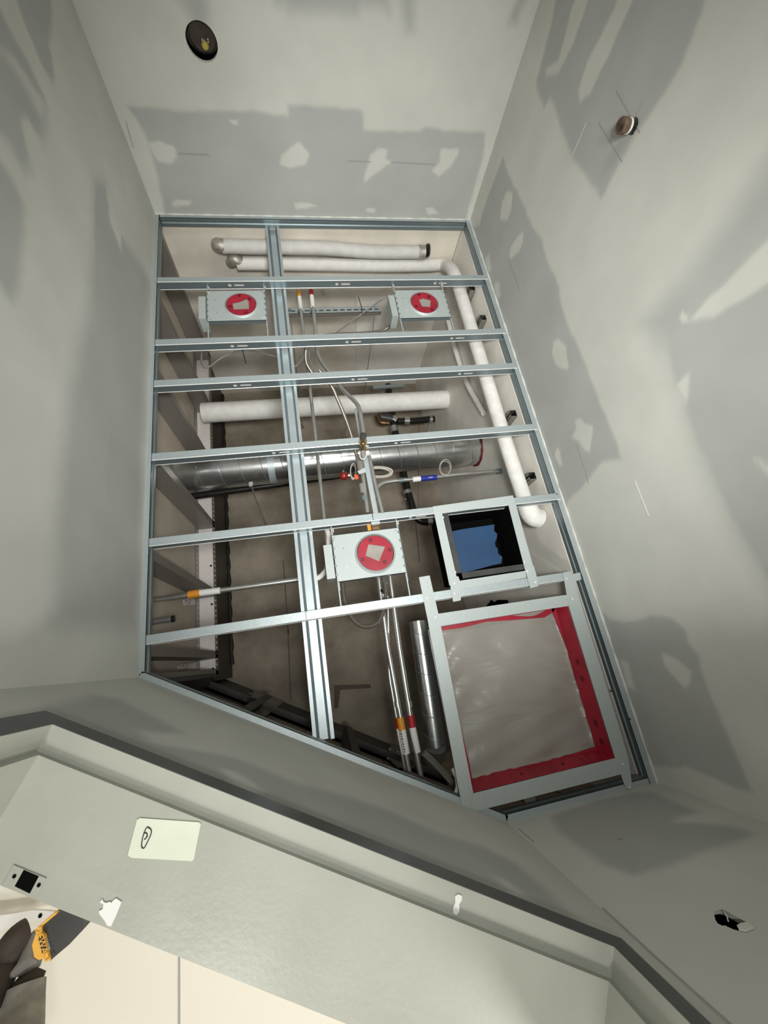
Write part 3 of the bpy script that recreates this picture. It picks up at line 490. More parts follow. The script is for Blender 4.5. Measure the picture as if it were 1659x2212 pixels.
# flat tape lips lying under the film
def lip(pts, nm='red_tape'): return obj(nm, MB().prism([PZ(x, y, ZF - .0125) for x, y in pts], (0, 0, .0004)), m_red, rp)
lip([(1190, 1312), (1214, 1309), (1245, 1400), (1275, 1500), (1300, 1600), (1306, 1636), (1296, 1640), (1288, 1600), (1262, 1500), (1228, 1410), (1208, 1360)])
lip([(950, 1352), (1050, 1338), (1140, 1323), (1200, 1312), (1196, 1322), (1176, 1334), (1100, 1340), (1050, 1343), (1000, 1356), (956, 1362)])
lip([(1002, 1690), (1060, 1675), (1130, 1655), (1200, 1640), (1290, 1612), (1312, 1620), (1310, 1640), (1200, 1668), (1010, 1712)])
lip([(992, 1560), (1000, 1590), (1012, 1640), (1022, 1690), (1012, 1700), (1000, 1640)])
for i, (q, s) in enumerate((((1236, 1430), 0), ((1252, 1466), 0), ((1275, 1560), 0), ((1292, 1600), 0))):
    p = PX(*q, x1 - .012); 
    p.z = ZC + .035; p.x = x1 - .0095; u = UY; v = (Vector((-.0155, 0, .067))).normalized(); obj('tape_print', MB().holed(circ(p - UX * .0015, .011, u, v * .7, 14), [circ(p - UX * .0015, .003, u, v * .5, 14)], (-.0004, 0, 0)), m_reddark, tr)
for q in ((1120, 1665), (1200, 1645), (1260, 1640)):
    p = PY(*q, y1 - .010); p.y = y1 - .0095; p.z = ZC + .035; v = (Vector((0, -.0155, .067))).normalized(); obj('tape_print', MB().holed(circ(p - UY * .0018, .011, UX, v * .7, 14), [circ(p - UY * .0018, .003, UX, v * .5, 14)], (0, -.0004, 0)), m_reddark, tb2)
# ---------------------------------------------------------------- pipes and ducts
def pipe(name, label, cat, pts, r, mt, k=0, n=14, group=None, rfun=None):
    pts = smooth(pts, k) if k else [Vector(p) for p in pts]
    o = obj(name, MB().tube(pts, r, n, rfun=rfun), mt, label=label, category=cat); 
    if group: o['group'] = group
    return o
def band(parent, name, a, b, r, mt, n=14, **k): return obj(name, MB().tube([a, b], r, n), mt, parent, **k)
def lerp(a, b, t): return Vector(a) * (1 - t) + Vector(b) * t
# white wrapped pipes against the back upper wall
ya_ = YB + .045
def yp(x, y, o=0): return PY(x, y, ya_ + o)
pA = pipe('wrapped_pipe', 'upper white wrapped pipe running along the back wall behind the hat channel', 'pipe', [yp(480, 532), yp(600, 534), yp(700, 536), yp(800, 544), yp(905, 545)], .034, m_ins_grey, 5, 20, 'white wrapped pipes above the ceiling frame')
obj('foil_elbow', MB().tube(smooth([yp(486, 532), yp(474, 530), yp(470, 529, -.03)], 4), .033, 16), m_foil, pA, label='foil wrapped elbow'); obj('foil_end', MB().tube([yp(903, 545), yp(917, 545)], .036, 16), m_foil, pA); obj('wall_sleeve', MB().tube([yp(922, 541), yp(926, 541)], .034, 16), m_black, pA)
ya_ = YB + .05
pts = [yp(512, 569), yp(600, 570), yp(720, 572), yp(830, 574), yp(925, 573), yp(958, 573), PX(980, 590, .912), PX(1000, 650, .914), PX(1030, 750, .914), PX(1060, 850, .914), PX(1100, 980, .914), PX(1140, 1100, .914)]
pB = pipe('wrapped_pipe', 'white wrapped pipe that turns the corner and runs down along the right wall', 'pipe', pts, .033, m_ins, 6, 20, 'white wrapped pipes above the ceiling frame')
obj('foil_elbow', MB().tube(smooth([yp(520, 566), yp(505, 560), yp(500, 566, -.02)], 4), .029, 14), m_foil, pB, label='foil wrapped elbow')
e = PX(1140, 1100, .914); obj('end_elbow', MB().tube(smooth([e - Vector((0, .02, 0)), e + Vector((.01, .03, .0)), e + Vector((.045, .045, .01))], 5), .043, 16), m_ins, pB)
pC = pipe('thin_wrapped_pipe', 'thin pale wrapped line on the right wall left of the thick white pipe', 'pipe', [PX(968, 690, .965), PX(985, 760, .965), PX(1010, 830, .965), PX(1045, 893, .965)], .015, m_ins, 5, 12)
pD = pipe('large_wrapped_pipe', 'fat white wrapped pipe spanning from the left wall to the right wall', 'pipe', [PZ(438, 892, 3.61), PZ(940, 864, 3.61), PZ(972, 862.5, 3.61)], .0615, m_ins, 0, 28)
e = PZ(966, 863, 3.61); obj('wall_collar', MB().tube([e, e + UX * .05], .068, 24), m_upper2, pD)
# spiral duct
dA, dB = PZ(352, 1022, 3.38), PZ(1028, 970, 3.38); dB.y = dA.y = (dA.y + dB.y) / 2; RD = .10
sd = thing('spiral_duct', 'large round silver spiral duct crossing below the fat white pipe', 'duct', (dA + dB) / 2)
obj('duct_body', MB().tube([dA, dB], RD, 48, rfun=None), m_duct, sd)
L_ = (dB - dA).length; tt = (dB - dA).normalized(); pitch = .105; mb = MB(); pts = []; nst = int(L_ / pitch * 28)
for i in range(nst + 1):
    a = 2 * math.pi * i / 28; pts.append(dA + tt * (L_ * i / nst) + (UY * math.cos(a) + UZ * math.sin(a)) * (RD + .0002))
obj('spiral_seam', MB().tube(pts, .0018, 5), m_track, sd)
obj('fire_seal', MB().tube(circ(dB - tt * .002, RD + .004, UY, UZ, 40) + [circ(dB - tt * .002, RD + .004, UY, UZ, 40)[0]], [.008 + .0025 * math.sin(k * 1.9) for k in range(41)], 8), m_redseal, sd, label='dark red fire sealant ring')
for k in (.09, .31, .74): obj('duct_band', MB().tube([dA + tt * L_ * k, dA + tt * (L_ * k + .035)], RD + .0012, 48), m_duct if k != .31 else m_galv, sd)
pipe('black_pipe', 'black iron pipe tucked along the lower side of the spiral duct', 'pipe', [PZ(372, 1078, 3.56), PZ(560, 1052, 3.56), PZ(770, 1022, 3.56)], .020, m_black, 0, 14)
# small duct bottom
a, b = PZ(903, 1342, 3.05), PZ(942, 1612, 3.05); d = (b - a).normalized()
s2 = thing('small_spiral_duct', 'small bright spiral duct hanging left of the red taped box', 'duct', (a + b) / 2)
RS = .037; obj('duct_body', MB().tube([a, b], RS, 32), m_duct, s2); pts = []; L2 = (b - a).length; u = d.cross(UZ).normalized(); nst = int(L2 / .075 * 24)
for i in range(nst + 1):
    aa = 2 * math.pi * i / 24; pts.append(a + d * (L2 * i / nst) + (u * math.cos(aa) + UZ * math.sin(aa)) * (RS + .0002))
obj('spiral_seam', MB().tube(pts, .0014, 5), m_track, s2); obj('duct_elbow', MB().tube([b, b + d * .03 + UZ * .02, b + d * .05 + UZ * .07], RS, 24), m_duct, s2)
# conduits
def zl(l, z): return [PZ(x, y, z) for x, y in l]
ca = pipe('conduit', 'straight silver conduit just right of the hat channel with an orange and white band', 'conduit', zl([(645, 628), (652, 690), (665, 800), (680, 930), (696, 1080), (708, 1190)], 3.02), .0085, m_emt, 0, 12)
p, q = PZ(645, 630, 3.02), PZ(650, 668, 3.02); band(ca, 'orange_label', lerp(p, q, 0), lerp(p, q, .32), .011, m_orange); band(ca, 'white_label', lerp(p, q, .32), lerp(p, q, 1), .0108, m_white)
pipeb = [PZ(672, 626, 3.02), PZ(679, 690, 3.02), PZ(684, 745, 3.02), PZ(690, 775, 3.0), PZ(712, 806, 2.97), PZ(737, 838, 2.93), PZ(767, 868, 2.87), PZ(776, 884, 2.825), PZ(782, 915, 2.785), PZ(785, 935, 2.768), PZ(785, 947, 2.765)]
cbp = pipe('sprinkler_line', 'bent silver pipe ending in a brass fitting in front of the fourth stud', 'pipe', pipeb, .0095, m_emt, 5, 12)
p, q = PZ(672, 628, 3.02), PZ(676, 664, 3.02); band(cbp, 'red_label', lerp(p, q, 0), lerp(p, q, .32), .012, m_lred); band(cbp, 'white_label', lerp(p, q, .32), lerp(p, q, 1), .0118, m_white)
p, q = PZ(685, 752, 3.02), PZ(687, 764, 3.02); band(cbp, 'coupling', p, q, .0125, m_emt)
f0, f1, f2, f3 = PZ(785, 938, 2.767), PZ(784, 952, 2.763), PZ(784, 975, 2.763), PZ(786, 990, 2.767)
band(cbp, 'rubber_sleeve', f0, f1, .0125, m_dark); band(cbp, 'brass_nut', f1, lerp(f1, f2, .4), .0155, m_brass, 6); band(cbp, 'brass_body', lerp(f1, f2, .4), lerp(f1, f2, .65), .011, m_brass); band(cbp, 'brass_nut', lerp(f1, f2, .65), f2, .0145, m_brass, 6); band(cbp, 'end_sleeve', f2, f3, .012, m_stud)
obj('bail_clip', MB().tube(smooth([PZ(777, 975, 2.76), PZ(778, 988, 2.758), PZ(785, 992, 2.757), PZ(791, 985, 2.758), PZ(791, 975, 2.76)], 5), .002, 6), m_white, cbp)
obj('side_clip', MB().box(PZ(790, 962, 2.775), PZ(796, 970, 2.79)), m_plate, cbp); obj('side_clip', MB().box(PZ(789, 974, 2.775), PZ(797, 984, 2.79)), m_white, cbp)
zs_ = ZC + .043
sl = thing('support_channel', 'light steel strut channel lying across two studs beside the brass fitting', 'channel', PZ(795, 1020, zs_))
a, b = PZ(767.5, 884, zs_ + .045), PZ(778, 948, zs_ + .02); obj('channel_end', MB().bar(a, b, UX * .0045, UZ * .006), m_plate, sl)
a, b = PZ(786, 975, zs_ + .006), PZ(812, 1112, zs_ + .006); obj('channel_web', MB().bar(a, b, UX * .009, UZ * .0008), m_galv, sl); obj('channel_side', MB().bar(a - UX * .009, b - UX * .009, UX * .0008, UZ * .006), m_galv, sl); obj('channel_side', MB().bar(a + UX * .009, b + UX * .009, UX * .0008, UZ * .006), m_galv, sl)
cc = pipe('conduit', 'bright conduit running beside the strut channel between the fourth and fifth studs', 'conduit', zl([(797, 985), (810, 1045), (826, 1108), (843, 1180), (838, 1250), (856, 1370), (877, 1480), (897, 1580), (912, 1668), (905, 1690)][:3], ZC + .052), .0085, m_emt, 0, 12)
vb = pipe('valve_pipe', 'grey pipe with couplings left of the strut channel holding a small valve', 'pipe', zl([(783, 1020), (788, 1060), (794, 1108)], ZC + .055), .0088, m_emt, 0, 12)
for (p, q, rr, mm) in (((781, 1046), (784, 1066), .012, m_emt), ((786, 1072), (788, 1082), .011, m_track), ((776, 985), (781, 1020), .016, m_stud)): band(vb, 'coupling', PZ(*p, ZC + .055), PZ(*q, ZC + .055), rr, mm)
obj('mounting_bracket', MB().prism([PZ(x, y, ZC + .03) for x, y in ((772, 1018), (788, 1010), (790, 1020), (776, 1024))], (0, 0, .004)), m_plate, vb)
# twin conduits at the bottom
g2 = 'paired conduits running down behind the single light'
cz = 2.98
c4 = pipe('conduit', 'left conduit of the pair below the single light, with an orange and white band', 'conduit', zl([(812, 1180), (818, 1250), (838, 1400), (866, 1555), (876, 1625), (888, 1690)], cz), .0095, m_emt, 0, 12)
p, q, s_ = PZ(864, 1550, cz), PZ(869, 1576, cz), PZ(878, 1628, cz); band(c4, 'orange_label', p, q, .0135, m_orange); band(c4, 'white_label', q, s_, .0128, m_white)
for k in range(9): p = lerp(PZ(866, 1580, cz - .012), PZ(874.5, 1624, cz - .012), k / 8.0); obj('print_mark', MB().bar(p - UY * .0022, p + UY * .0022, UX * (.0016 + .001 * (k % 2)), UZ * .0008), m_ink, c4)
c5 = pipe('conduit', 'right conduit of the pair below the single light, with a red and white band', 'conduit', zl([(836, 1180), (843, 1250), (863, 1400), (888, 1555), (898, 1620), (912, 1690)], cz), .0095, m_emt, 0, 12)
p, q, s_ = PZ(887, 1545, cz), PZ(891, 1571, cz), PZ(902, 1625, cz); band(c5, 'red_label', p, q, .0128, m_lred); band(c5, 'white_label', q, s_, .0125, m_white)
for q in ((858, 1515), (882, 1515)): band(c4 if q[0] < 870 else c5, 'coupling', PZ(*q, cz), PZ(q[0] + 2, q[1] + 12, cz), .0118, m_emt)
c6 = pipe('conduit', 'thin dark conduit tucked just left of the lower pair, with a red and white band', 'conduit', zl([(838, 1300), (840, 1440), (848, 1500), (858, 1560), (868, 1625), (880, 1690)], cz + .02), .006, m_emt, 4, 10)
p, q, s_ = PZ(858, 1550, cz + .02), PZ(861, 1573, cz + .02), PZ(871, 1628, cz + .02); band(c6, 'red_label', p, q, .009, m_lred); band(c6, 'white_label', q, s_, .009, m_white)
# blue labelled conduit
bz = 3.16
c7 = pipe('conduit', 'conduit with blue and white bands running to the right wall under the duct', 'conduit', smooth(zl([(810, 1078), (813, 1058), (828, 1044), (860, 1038), (885, 1036), (940, 1031), (1000, 1024), (1088, 1017)], bz), 5), .0105, m_emt, 0, 12)
band(c7, 'white_label', PZ(891, 1036, bz), PZ(908, 1034, bz), .0135, m_white); bl = band(c7, 'blue_label', PZ(908, 1034, bz), PZ(943, 1031, bz), .0138, m_lblue); band(c7, 'coupling', PZ(858, 1038.5, bz), PZ(872, 1037, bz), .0125, m_track)
band(c7, 'wall_connector', PZ(1073, 1018.5, bz), PZ(1086, 1017, bz), .014, m_track)
tx = bpy.data.curves.new('label_text', 'FONT'); tx.body = 'CW'; tx.size = .021; tx.align_x = 'CENTER'; tx.align_y = 'CENTER'; tx.extrude = .0003
def text_obj(body, size, loc, ux, uy, mt, parent):
    c = bpy.data.curves.new('lettering', 'FONT'); c.body = body; c.size = size; c.align_x = 'CENTER'; c.align_y = 'CENTER'; c.extrude = .0002
    t0 = bpy.data.objects.new('tmp', c); C.objects.link(t0); bpy.context.view_layer.update(); me = bpy.data.meshes.new_from_object(t0.evaluated_get(bpy.context.evaluated_depsgraph_get())); bpy.data.objects.remove(t0)
    ux = Vector(ux).normalized(); uy = Vector(uy).normalized(); nz = ux.cross(uy); M4 = Matrix((ux, uy, nz)).transposed().to_4x4(); M4.translation = Vector(loc) - Vector(wloc(parent)); me.transform(M4)
    me.materials.clear(); me.materials.append(mt); o = bpy.data.objects.new('lettering', me); C.objects.link(o); o.parent = parent; o['wl'] = tuple(wloc(parent)); return o
lc = PZ(926, 1032.5, bz); text_obj('CW', .013, lc + Vector((.006, .005, -.0143)), (1, .03, 0), (.03, -1, 0), m_white, bl)
bpy.data.curves.remove(tx)
# orange labelled conduit left
oz = 3.08
c8 = pipe('conduit', 'conduit with an orange band crossing from the left wall to the single light', 'conduit', smooth(zl([(322, 1297), (380, 1290), (420, 1283), (480, 1275), (645, 1252), (675, 1249), (692, 1243), (703, 1230), (707, 1215)], oz), 4), .0105, m_emt, 0, 12)
band(c8, 'orange_label', PZ(407, 1285, oz), PZ(432, 1281, oz), .0155, m_orange); band(c8, 'white_label', PZ(432, 1281, oz), PZ(476, 1275.5, oz), .0135, m_white)
c9 = pipe('pipe_stub', 'short chrome pipe stub poking out beside the left track', 'pipe', [PX(318, 1345, -.64), PX(318, 1345, -.64) + Vector((.09, 0, .0))], .011, m_emt, 0, 12); e = PX(318, 1345, -.64) + Vector((.09, 0, 0)); band(c9, 'end_ring', e - UX * .006, e + UX * .003, .0125, m_black)
# flexible cables
def flex(name, label, pts, r, mt, pitch=.007, k=8):
    P = smooth(pts, k); L = sum((b - a).length for a, b in zip(P[:-1], P[1:])); n = max(12, int(L / (pitch / 2))); out = []; acc = 0; i = 0; seg = 0
    cum = [0]
    for a, b in zip(P[:-1], P[1:]): cum.append(cum[-1] + (b - a).length)
    for s in range(n + 1):
        d = L * s / n
        while seg < len(P) - 2 and cum[seg + 1] < d: seg += 1
        t = (d - cum[seg]) / max(cum[seg + 1] - cum[seg], 1e-9); out.append(lerp(P[seg], P[seg + 1], min(t, 1)))
    return obj(name, MB().tube(out, [r * (1 if q % 2 else .74) for q in range(len(out))], 8), mt, label=label, category='cable')
flex('armoured_cable', 'ribbed metal cable curving left from the back right light box', zl([(848, 697), (838, 708), (818, 716), (780, 720), (730, 722), (690, 728), (664, 748), (661, 780), (672, 802), (686, 822)], 2.96), .0088, m_flex)
flex('armoured_cable', 'ribbed metal cable hanging down the middle past the brass fitting', zl([(690, 800), (716, 834), (728, 860), (742, 893), (757, 935), (768, 975), (776, 1010)], 2.93), .0088, m_flex)
flex('armoured_cable', 'ribbed metal cable looping below the single light', zl([(740, 1225), (740, 1262), (745, 1300), (757, 1330), (776, 1350), (800, 1353), (820, 1340), (830, 1310), (833, 1270), (826, 1240)], 2.94), .0095, m_flex)
pipe('thin_cable', 'thin metal clad cable slanting up to the back right light', 'cable', zl([(835, 642), (820, 650), (790, 672), (765, 690), (735, 712), (700, 738), (672, 748), (668, 775), (680, 800), (700, 822)], 2.99), .0042, m_emt, 5, 8, 'thin cables')
pipe('thin_cable', 'thin metal clad cable arching under the back left light', 'cable', zl([(434, 740), (436, 785), (450, 793), (480, 772), (515, 759), (545, 758), (575, 765), (610, 775)], 2.97), .0045, m_emt, 5, 8, 'thin cables')
pipe('thin_cable', 'thin metal clad cable curling right of the hat channel above the third stud', 'cable', zl([(625, 792), (640, 790), (655, 772), (664, 752)], 3.0), .004, m_emt, 5, 8, 'thin cables')
pipe('cable_tie', 'black cable tie standing on the slotted strut near the back', 'cable tie', zl([(774, 641), (780, 660), (783, 676)], 2.985), .0022, m_black, 0, 6)
pipe('cable_tie', 'black cable tie poking down from the second stud below the back left light', 'cable tie', zl([(521, 748), (526, 765), (531, 785)], 2.95), .0022, m_black, 0, 6)
# slotted strut near the back
sz = 3.06; a, b = PZ(618, 672, sz), PZ(823, 670, sz); b.y = a.y
us_ = thing('slotted_strut', 'slotted steel strut hung across the back carrying the two banded pipes', 'strut', (a + b) / 2)
sl_h = []
for k in range(13):
    x = a.x + .035 + k * (b.x - a.x - .06) / 12; sl_h.append([(x - .013, a.y - .005, sz), (x + .013, a.y - .005, sz), (x + .013, a.y + .005, sz), (x - .013, a.y + .005, sz)])
obj('slotted_face', MB().holed([(a.x, a.y - .02, sz), (b.x, a.y - .02, sz), (b.x, a.y + .02, sz), (a.x, a.y + .02, sz)], sl_h, (0, 0, .002)), m_galv, us_)
obj('strut_back', MB().box((a.x, a.y - .02, sz + .02), (b.x, a.y + .02, sz + .022)), m_black, us_); obj('strut_side', MB().box((a.x, a.y + .0185, sz), (b.x, a.y + .02, sz + .02)), m_stud, us_); obj('strut_side', MB().box((a.x, a.y - .02, sz), (b.x, a.y - .0185, sz + .02)), m_stud, us_)
for xx in (a.x + .02, b.x - .03): obj('hanger_rod', MB().tube([(xx, a.y, sz - .02), (xx, a.y, ZD)], .003, 8), m_emt, us_); obj('rod_nut', MB().tube([(xx, a.y, sz - .008), (xx, a.y, sz)], .009, 6), m_track, us_)
for q in (649, 676): p = PZ(q, 676, sz); obj('pipe_clamp', MB().bar(p - UX * .014 - UZ * .01, p + UX * .014 - UZ * .01, UY * .008, UZ * .003), m_track, us_)
# black waste pipe near the deck
bz2 = 3.92; bp = thing('cast_iron_pipe', 'black cast iron pipe run with a branch, hanging close under the concrete', 'pipe', PZ(855, 960, bz2))
def seg(nm, l, r, mt=m_black, k=0): P_ = zl(l, bz2); P_ = smooth(P_, k) if k else P_; return obj(nm, MB().tube(P_, r, 14), mt, bp)
seg('main_run', [(838, 832), (845, 880), (852, 925), (862, 975), (872, 1025), (884, 1072), (892, 1100), (897, 1112)], .026); seg('branch_run', [(858, 910), (895, 909), (938, 905)], .025); seg('elbow', [(896, 1105), (903, 1122), (920, 1128), (945, 1126)], .025, m_black, 4)
for l, r in (([(848, 905), (857, 910)], .034), ([(850, 922), (853, 934)], .031), ([(873, 909), (884, 909)], .031), ([(927, 906), (933, 906)], .03), ([(879, 1060), (881, 1067)], .031), ([(923, 1127), (933, 1127)], .03)):
    seg('steel_coupling', l, r, m_emt)
seg('iron_body', [(823, 900), (848, 905)], .036, m_dark); seg('brown_elbow', [(815, 898), (822, 912), (840, 914)], .02, m_cop, 4)
p, q = PZ(806, 838, bz2 - .03), PZ(872, 834, bz2 - .03); obj('hanger_strut', MB().bar(p, q, UY * .014, UZ * .01), m_galv, bp)
for qx in (828, 848): p = PZ(qx, 848, bz2 - .03); obj('hanger_rod', MB().tube([p, Vector((p.x, p.y, ZD))], .004, 6), m_emt, bp)
for a_, b_ in (((920, 936), (927, 912)), ((868, 1090), (876, 1078))): pipe('hanger_wire', 'thin wire hanger beside the black iron pipe ' + ('branch' if a_[0] > 900 else 'main run'), 'hanger', [PZ(*b_, bz2 - .02), PZ(*a_, ZD - .01)], .003, m_emt, 0, 6)
# hanger rods
hr1 = pipe('hanger_rod', 'thin threaded rod dropping from the black pipe left of the hat channel', 'hanger', [PZ(542, 1045, 3.22), PZ(550, 1072, 3.32), PZ(577, 1138, ZD)], .0032, m_emt, 0, 8)
obj('rod_clamp', MB().bar(PZ(538, 1047, 3.21), PZ(546, 1045, 3.21), UY * .011, UZ * .005), m_galv, hr1)
pipe('hanger_rod', 'short rod under the fat white pipe left of the ribbed cable', 'hanger', [PZ(751, 918, 3.8), PZ(749, 942, 3.85), PZ(750, 948, ZD)], .0035, m_emt, 0, 8)
pipe('hanger_rod', 'rusty eye hook in the concrete right of the hat channel', 'hanger', [Vector(v) + PZ(651, 921, ZD - .03) for v in circ((0, 0, 0), .014, UX, UY, 10)], .004, m_cop, 0, 6)
# cable coils
def coil(name, label, c, rx, ry, turns, z, r=.0038, tilt=0):
    pts = []
    for i in range(turns * 24 + 1):
        a = 2 * math.pi * i / 24; k = 1 - .1 * math.sin(a * .37 + 1) - .018 * (i // 24); p = PZ(c[0] + rx * k * math.cos(a + tilt), c[1] + ry * k * math.sin(a) + 1.2 * math.sin(i * .21), z + .006 * (i // 24) * .7); pts.append(p)
    return obj(name, MB().tube(pts, r, 6), m_cable, label=label, category='cable')
k1 = coil('cable_coil', 'flat coil of white cable hanging in front of the silver duct', (818, 1020), 29, 11, 5, 2.95)
coil('cable_coil', 'small loop of thin white wire above the blue banded conduit', (962, 1010), 12, 17, 3, 3.1, .0016)
k3 = coil('cable_coil', 'bunched white wires with an orange tag beside the red cap', (763, 1018), 6, 17, 4, 2.93, .0016); obj('orange_tag', MB().prism([PZ(x, y, 2.915) for x, y in ((765, 1026), (773, 1024), (775, 1034), (768, 1036))], (0, 0, .003)), mat('tag_orange', (.75, .12, .05), .5), k3)
c_ = PZ(743, 1028, 2.95); mb = MB(); mb.tube([c_ - UZ * .018, c_ - UZ * .014, c_ - UZ * .006, c_ + UZ * .006, c_ + UZ * .014, c_ + UZ * .018], [.006, .013, .018, .018, .013, .006], 20)
rc = obj('fire_sprinkler', mb, mat('red_plastic', (.20, .012, .01), .35), label='round dark red sprinkler cap below the silver duct', category='sprinkler'); obj('cap_stem', MB().tube([c_ + UX * .015, c_ + UX * .032], .005, 8), m_white, rc); obj('cap_stem', MB().tube([c_ - UY * .016, c_ - UY * .026], .004, 8), m_emt, rc)
cl = thing('stud_clip', 'small steel connector with an orange tab above the single light housing', 'connector', PZ(808, 1128, ZC + .03))
obj('clip_body', MB().box(PZ(801, 1122, ZC + .02), PZ(820, 1134, ZC + .035)), m_galv, cl); obj('orange_tab', MB().box(PZ(793, 1134, ZC + .03), PZ(802, 1146, ZC + .034)), m_orange, cl); obj('clip_socket', MB().box(PZ(803, 1136, ZC + .045), PZ(819, 1146, ZC + .06)), m_cop, cl)
c10 = pipe('coupling_pipe', 'dark fitting with a white collar between the twin conduits', 'pipe', zl([(826, 1240), (832, 1275), (837, 1300), (838, 1320)], 2.95), .0065, m_flex, 3, 10); band(c10, 'white_collar', PZ(830.5, 1283, 2.95), PZ(834, 1294, 2.95), .012, m_white); band(c10, 'black_collar', PZ(828, 1272, 2.95), PZ(830, 1278, 2.95), .012, m_black)
pipe('white_conduit_bend', 'pale bent conduit joining the hat channel side to the single light box', 'conduit', smooth(zl([(679, 1251), (690, 1247), (700, 1237), (707, 1222), (710, 1160), (704, 1140)], 2.97), 4), .0105, m_ins, 0, 12)
# short strut stubs on the right wall
for k, (a_, lb) in enumerate((((1017, 622, 1008, 652), 'short black lined strut stub on the right wall, nearest the back'), ((1041, 686, 1032, 708), 'short black lined strut stub on the right wall between the first and second studs'), ((1106, 893, 1090, 922), 'short black lined strut stub beside the white pipe above the fourth stud'), ((1147, 1028, 1130, 1056), 'short black lined strut stub beside the white pipe above the fifth stud'))):
    p = PX(a_[0], a_[1], .962); q = PX(a_[2], a_[3], .962); zl0 = p.z; zl1 = q.z + .03; y = p.y; r = thing('strut_stub', lb, 'strut', (XR - .03, y, zl0), 'strut stubs on the right wall')
    x_a, x_b = .951, XR - .031; hw = .017
    obj('strut_side', MB().box((x_a, y - hw, zl0), (x_b, y - hw + .002, zl1)), m_beamdk, r); obj('strut_side', MB().box((x_a, y + hw - .002, zl0), (x_b, y + hw, zl1)), m_stud, r)
    obj('strut_back', MB().box((x_b - .002, y - hw, zl0), (x_b, y + hw, zl1)), m_black, r); obj('strut_lip', MB().box((x_a, y - hw, zl0), (x_a + .002, y - .006, zl1)), m_stud, r); obj('strut_lip', MB().box((x_a, y + .006, zl0), (x_a + .002, y + hw, zl1)), m_stud, r)
# rough hole in the right upper wall
h = MB().prism([PX(x, y, XR - .033) for x, y in ((1047, 1312), (1056, 1303), (1060, 1296), (1068, 1301), (1074, 1296), (1096, 1296), (1098, 1306), (1090, 1310), (1070, 1316))], (.004, 0, 0)); obj('wall_hole', h, m_void, label='ragged dark hole broken in the upper wall above the red taped box', category='hole')
# ---------------------------------------------------------------- left wall studs above ceiling
for k in range(6):
    y = -.475 - .4065 * k + (.0 if k else 0)
    if y < YB + .03: y = YB + .005
    r = thing('wall_stud', ['stud above the left track level with the orange banded conduit', 'stud above the left track reaching the spiral duct', 'bright faced stud above the left track beside the fat white pipe', 'stud above the left track level with the back left light', 'stud above the left track in the back left corner', 'x'][k], 'stud', (-.63, y, ZC + .05), 'wall studs above the left wall')
    if k == 5: bpy.data.objects.remove(r); continue
    obj('flange', MB().box((XL - .0012, y, ZC + .046), (XL, y + .035, 3.74)), m_stud, r); obj('web', MB().box((XL - .092, y + .034, ZC + .046), (XL - .001, y + .035, 3.74)), m_stud, r); obj('lip', MB().box((XL - .008, y, ZC + .046), (XL - .001, y + .001, 3.74)), m_defl, r)
for k, y in enumerate((-.145, -.055)):
    r = thing('wall_stud', ['stud above the left track between the lowest stud and the doorway corner', 'corner stud where the left wall meets the doorway wall'][k], 'stud', (-.63, y, ZC + .05), 'wall studs above the left wall')
    obj('flange', MB().box((XL - .0012, y, ZC + .046), (XL, y + .035, 3.74)), m_stud, r); obj('web', MB().box((XL - .092, y + .034, ZC + .046), (XL - .001, y + .035, 3.74)), m_stud, r)
dt = thing('deflection_track', 'slotted bright deflection track along the top of the left wall', 'track', (-.63, -1, 3.74))
obj('web', MB().box((-.676, YB + .01, 3.742), (-.583, -.02, 3.744)), m_defl, dt)
ny = 74; ys = np.linspace(YB + .03, -.05, ny)
hl = [[(XL, yy - .004, 3.705), (XL, yy + .004, 3.705), (XL, yy + .004, 3.728), (XL, yy - .004, 3.728)] for yy in ys]
obj('slotted_leg', MB().holed([(XL, YB + .01, 3.69), (XL, -.02, 3.69), (XL, -.02, 3.743), (XL, YB + .01, 3.743)], hl, (-.001, 0, 0)), m_stud, dt)
hl = [[(-.676, yy - .004, 3.70), (-.676, yy + .004, 3.70), (-.676, yy + .004, 3.728), (-.676, yy - .004, 3.728)] for yy in ys]
obj('slotted_leg', MB().holed([(-.676, YB + .01, 3.68), (-.676, -.02, 3.68), (-.676, -.02, 3.743), (-.676, YB + .01, 3.743)], hl, (.001, 0, 0)), m_stud, dt)
obj('light_slots', MB().box((-.6775, YB + .02, 3.695), (-.6768, -.03, 3.735)), m_defl, dt)
for yy in (-.06, -.40, -.62, -1.15): obj('screw_hole', MB().tube([(-.61, yy, 3.7415), (-.61, yy, 3.740)], .006, 8), m_void, dt)
be = obj('black_beam', MB().box((-.69, YB + .01, 3.746), (-.606, .0, ZD - .001)), m_beam, label='glossy black sealed beam between the deflection track and the concrete', category='beam')
obj('sealant_bead', MB().tube([Vector((-.606, YB + .02 + k * .035, ZD - .012)) for k in range(59)], [.014 + .004 * math.sin(k * 2.1) for k in range(59)], 8), m_beam, be)
for (l, lb) in ((((395, 1296), (405, 1293), (411, 1291), (421, 1297), (421, 1306), (397, 1308)), 'small white plate with screw holes under the orange banded conduit'), (((383, 1440), (392, 1436), (423, 1431), (424, 1445), (384, 1446)), 'white bracket plate near the doorway corner on the left wall')):
    p = obj('bracket_plate', MB().prism([PX(x, y, -.674) for x, y in l], (.002, 0, 0)), m_defl, label=lb, category='plate')
    cxp = sum(q[0] for q in l) / len(l); cyp = sum(q[1] for q in l) / len(l)
    for dx, dy in ((-5, -1), (3, -2), (0, 4)): q = PX(cxp + dx, cyp + dy, -.671); obj('screw_hole', MB().tube([q, q + UX * .001], .0035, 6), m_void, p)
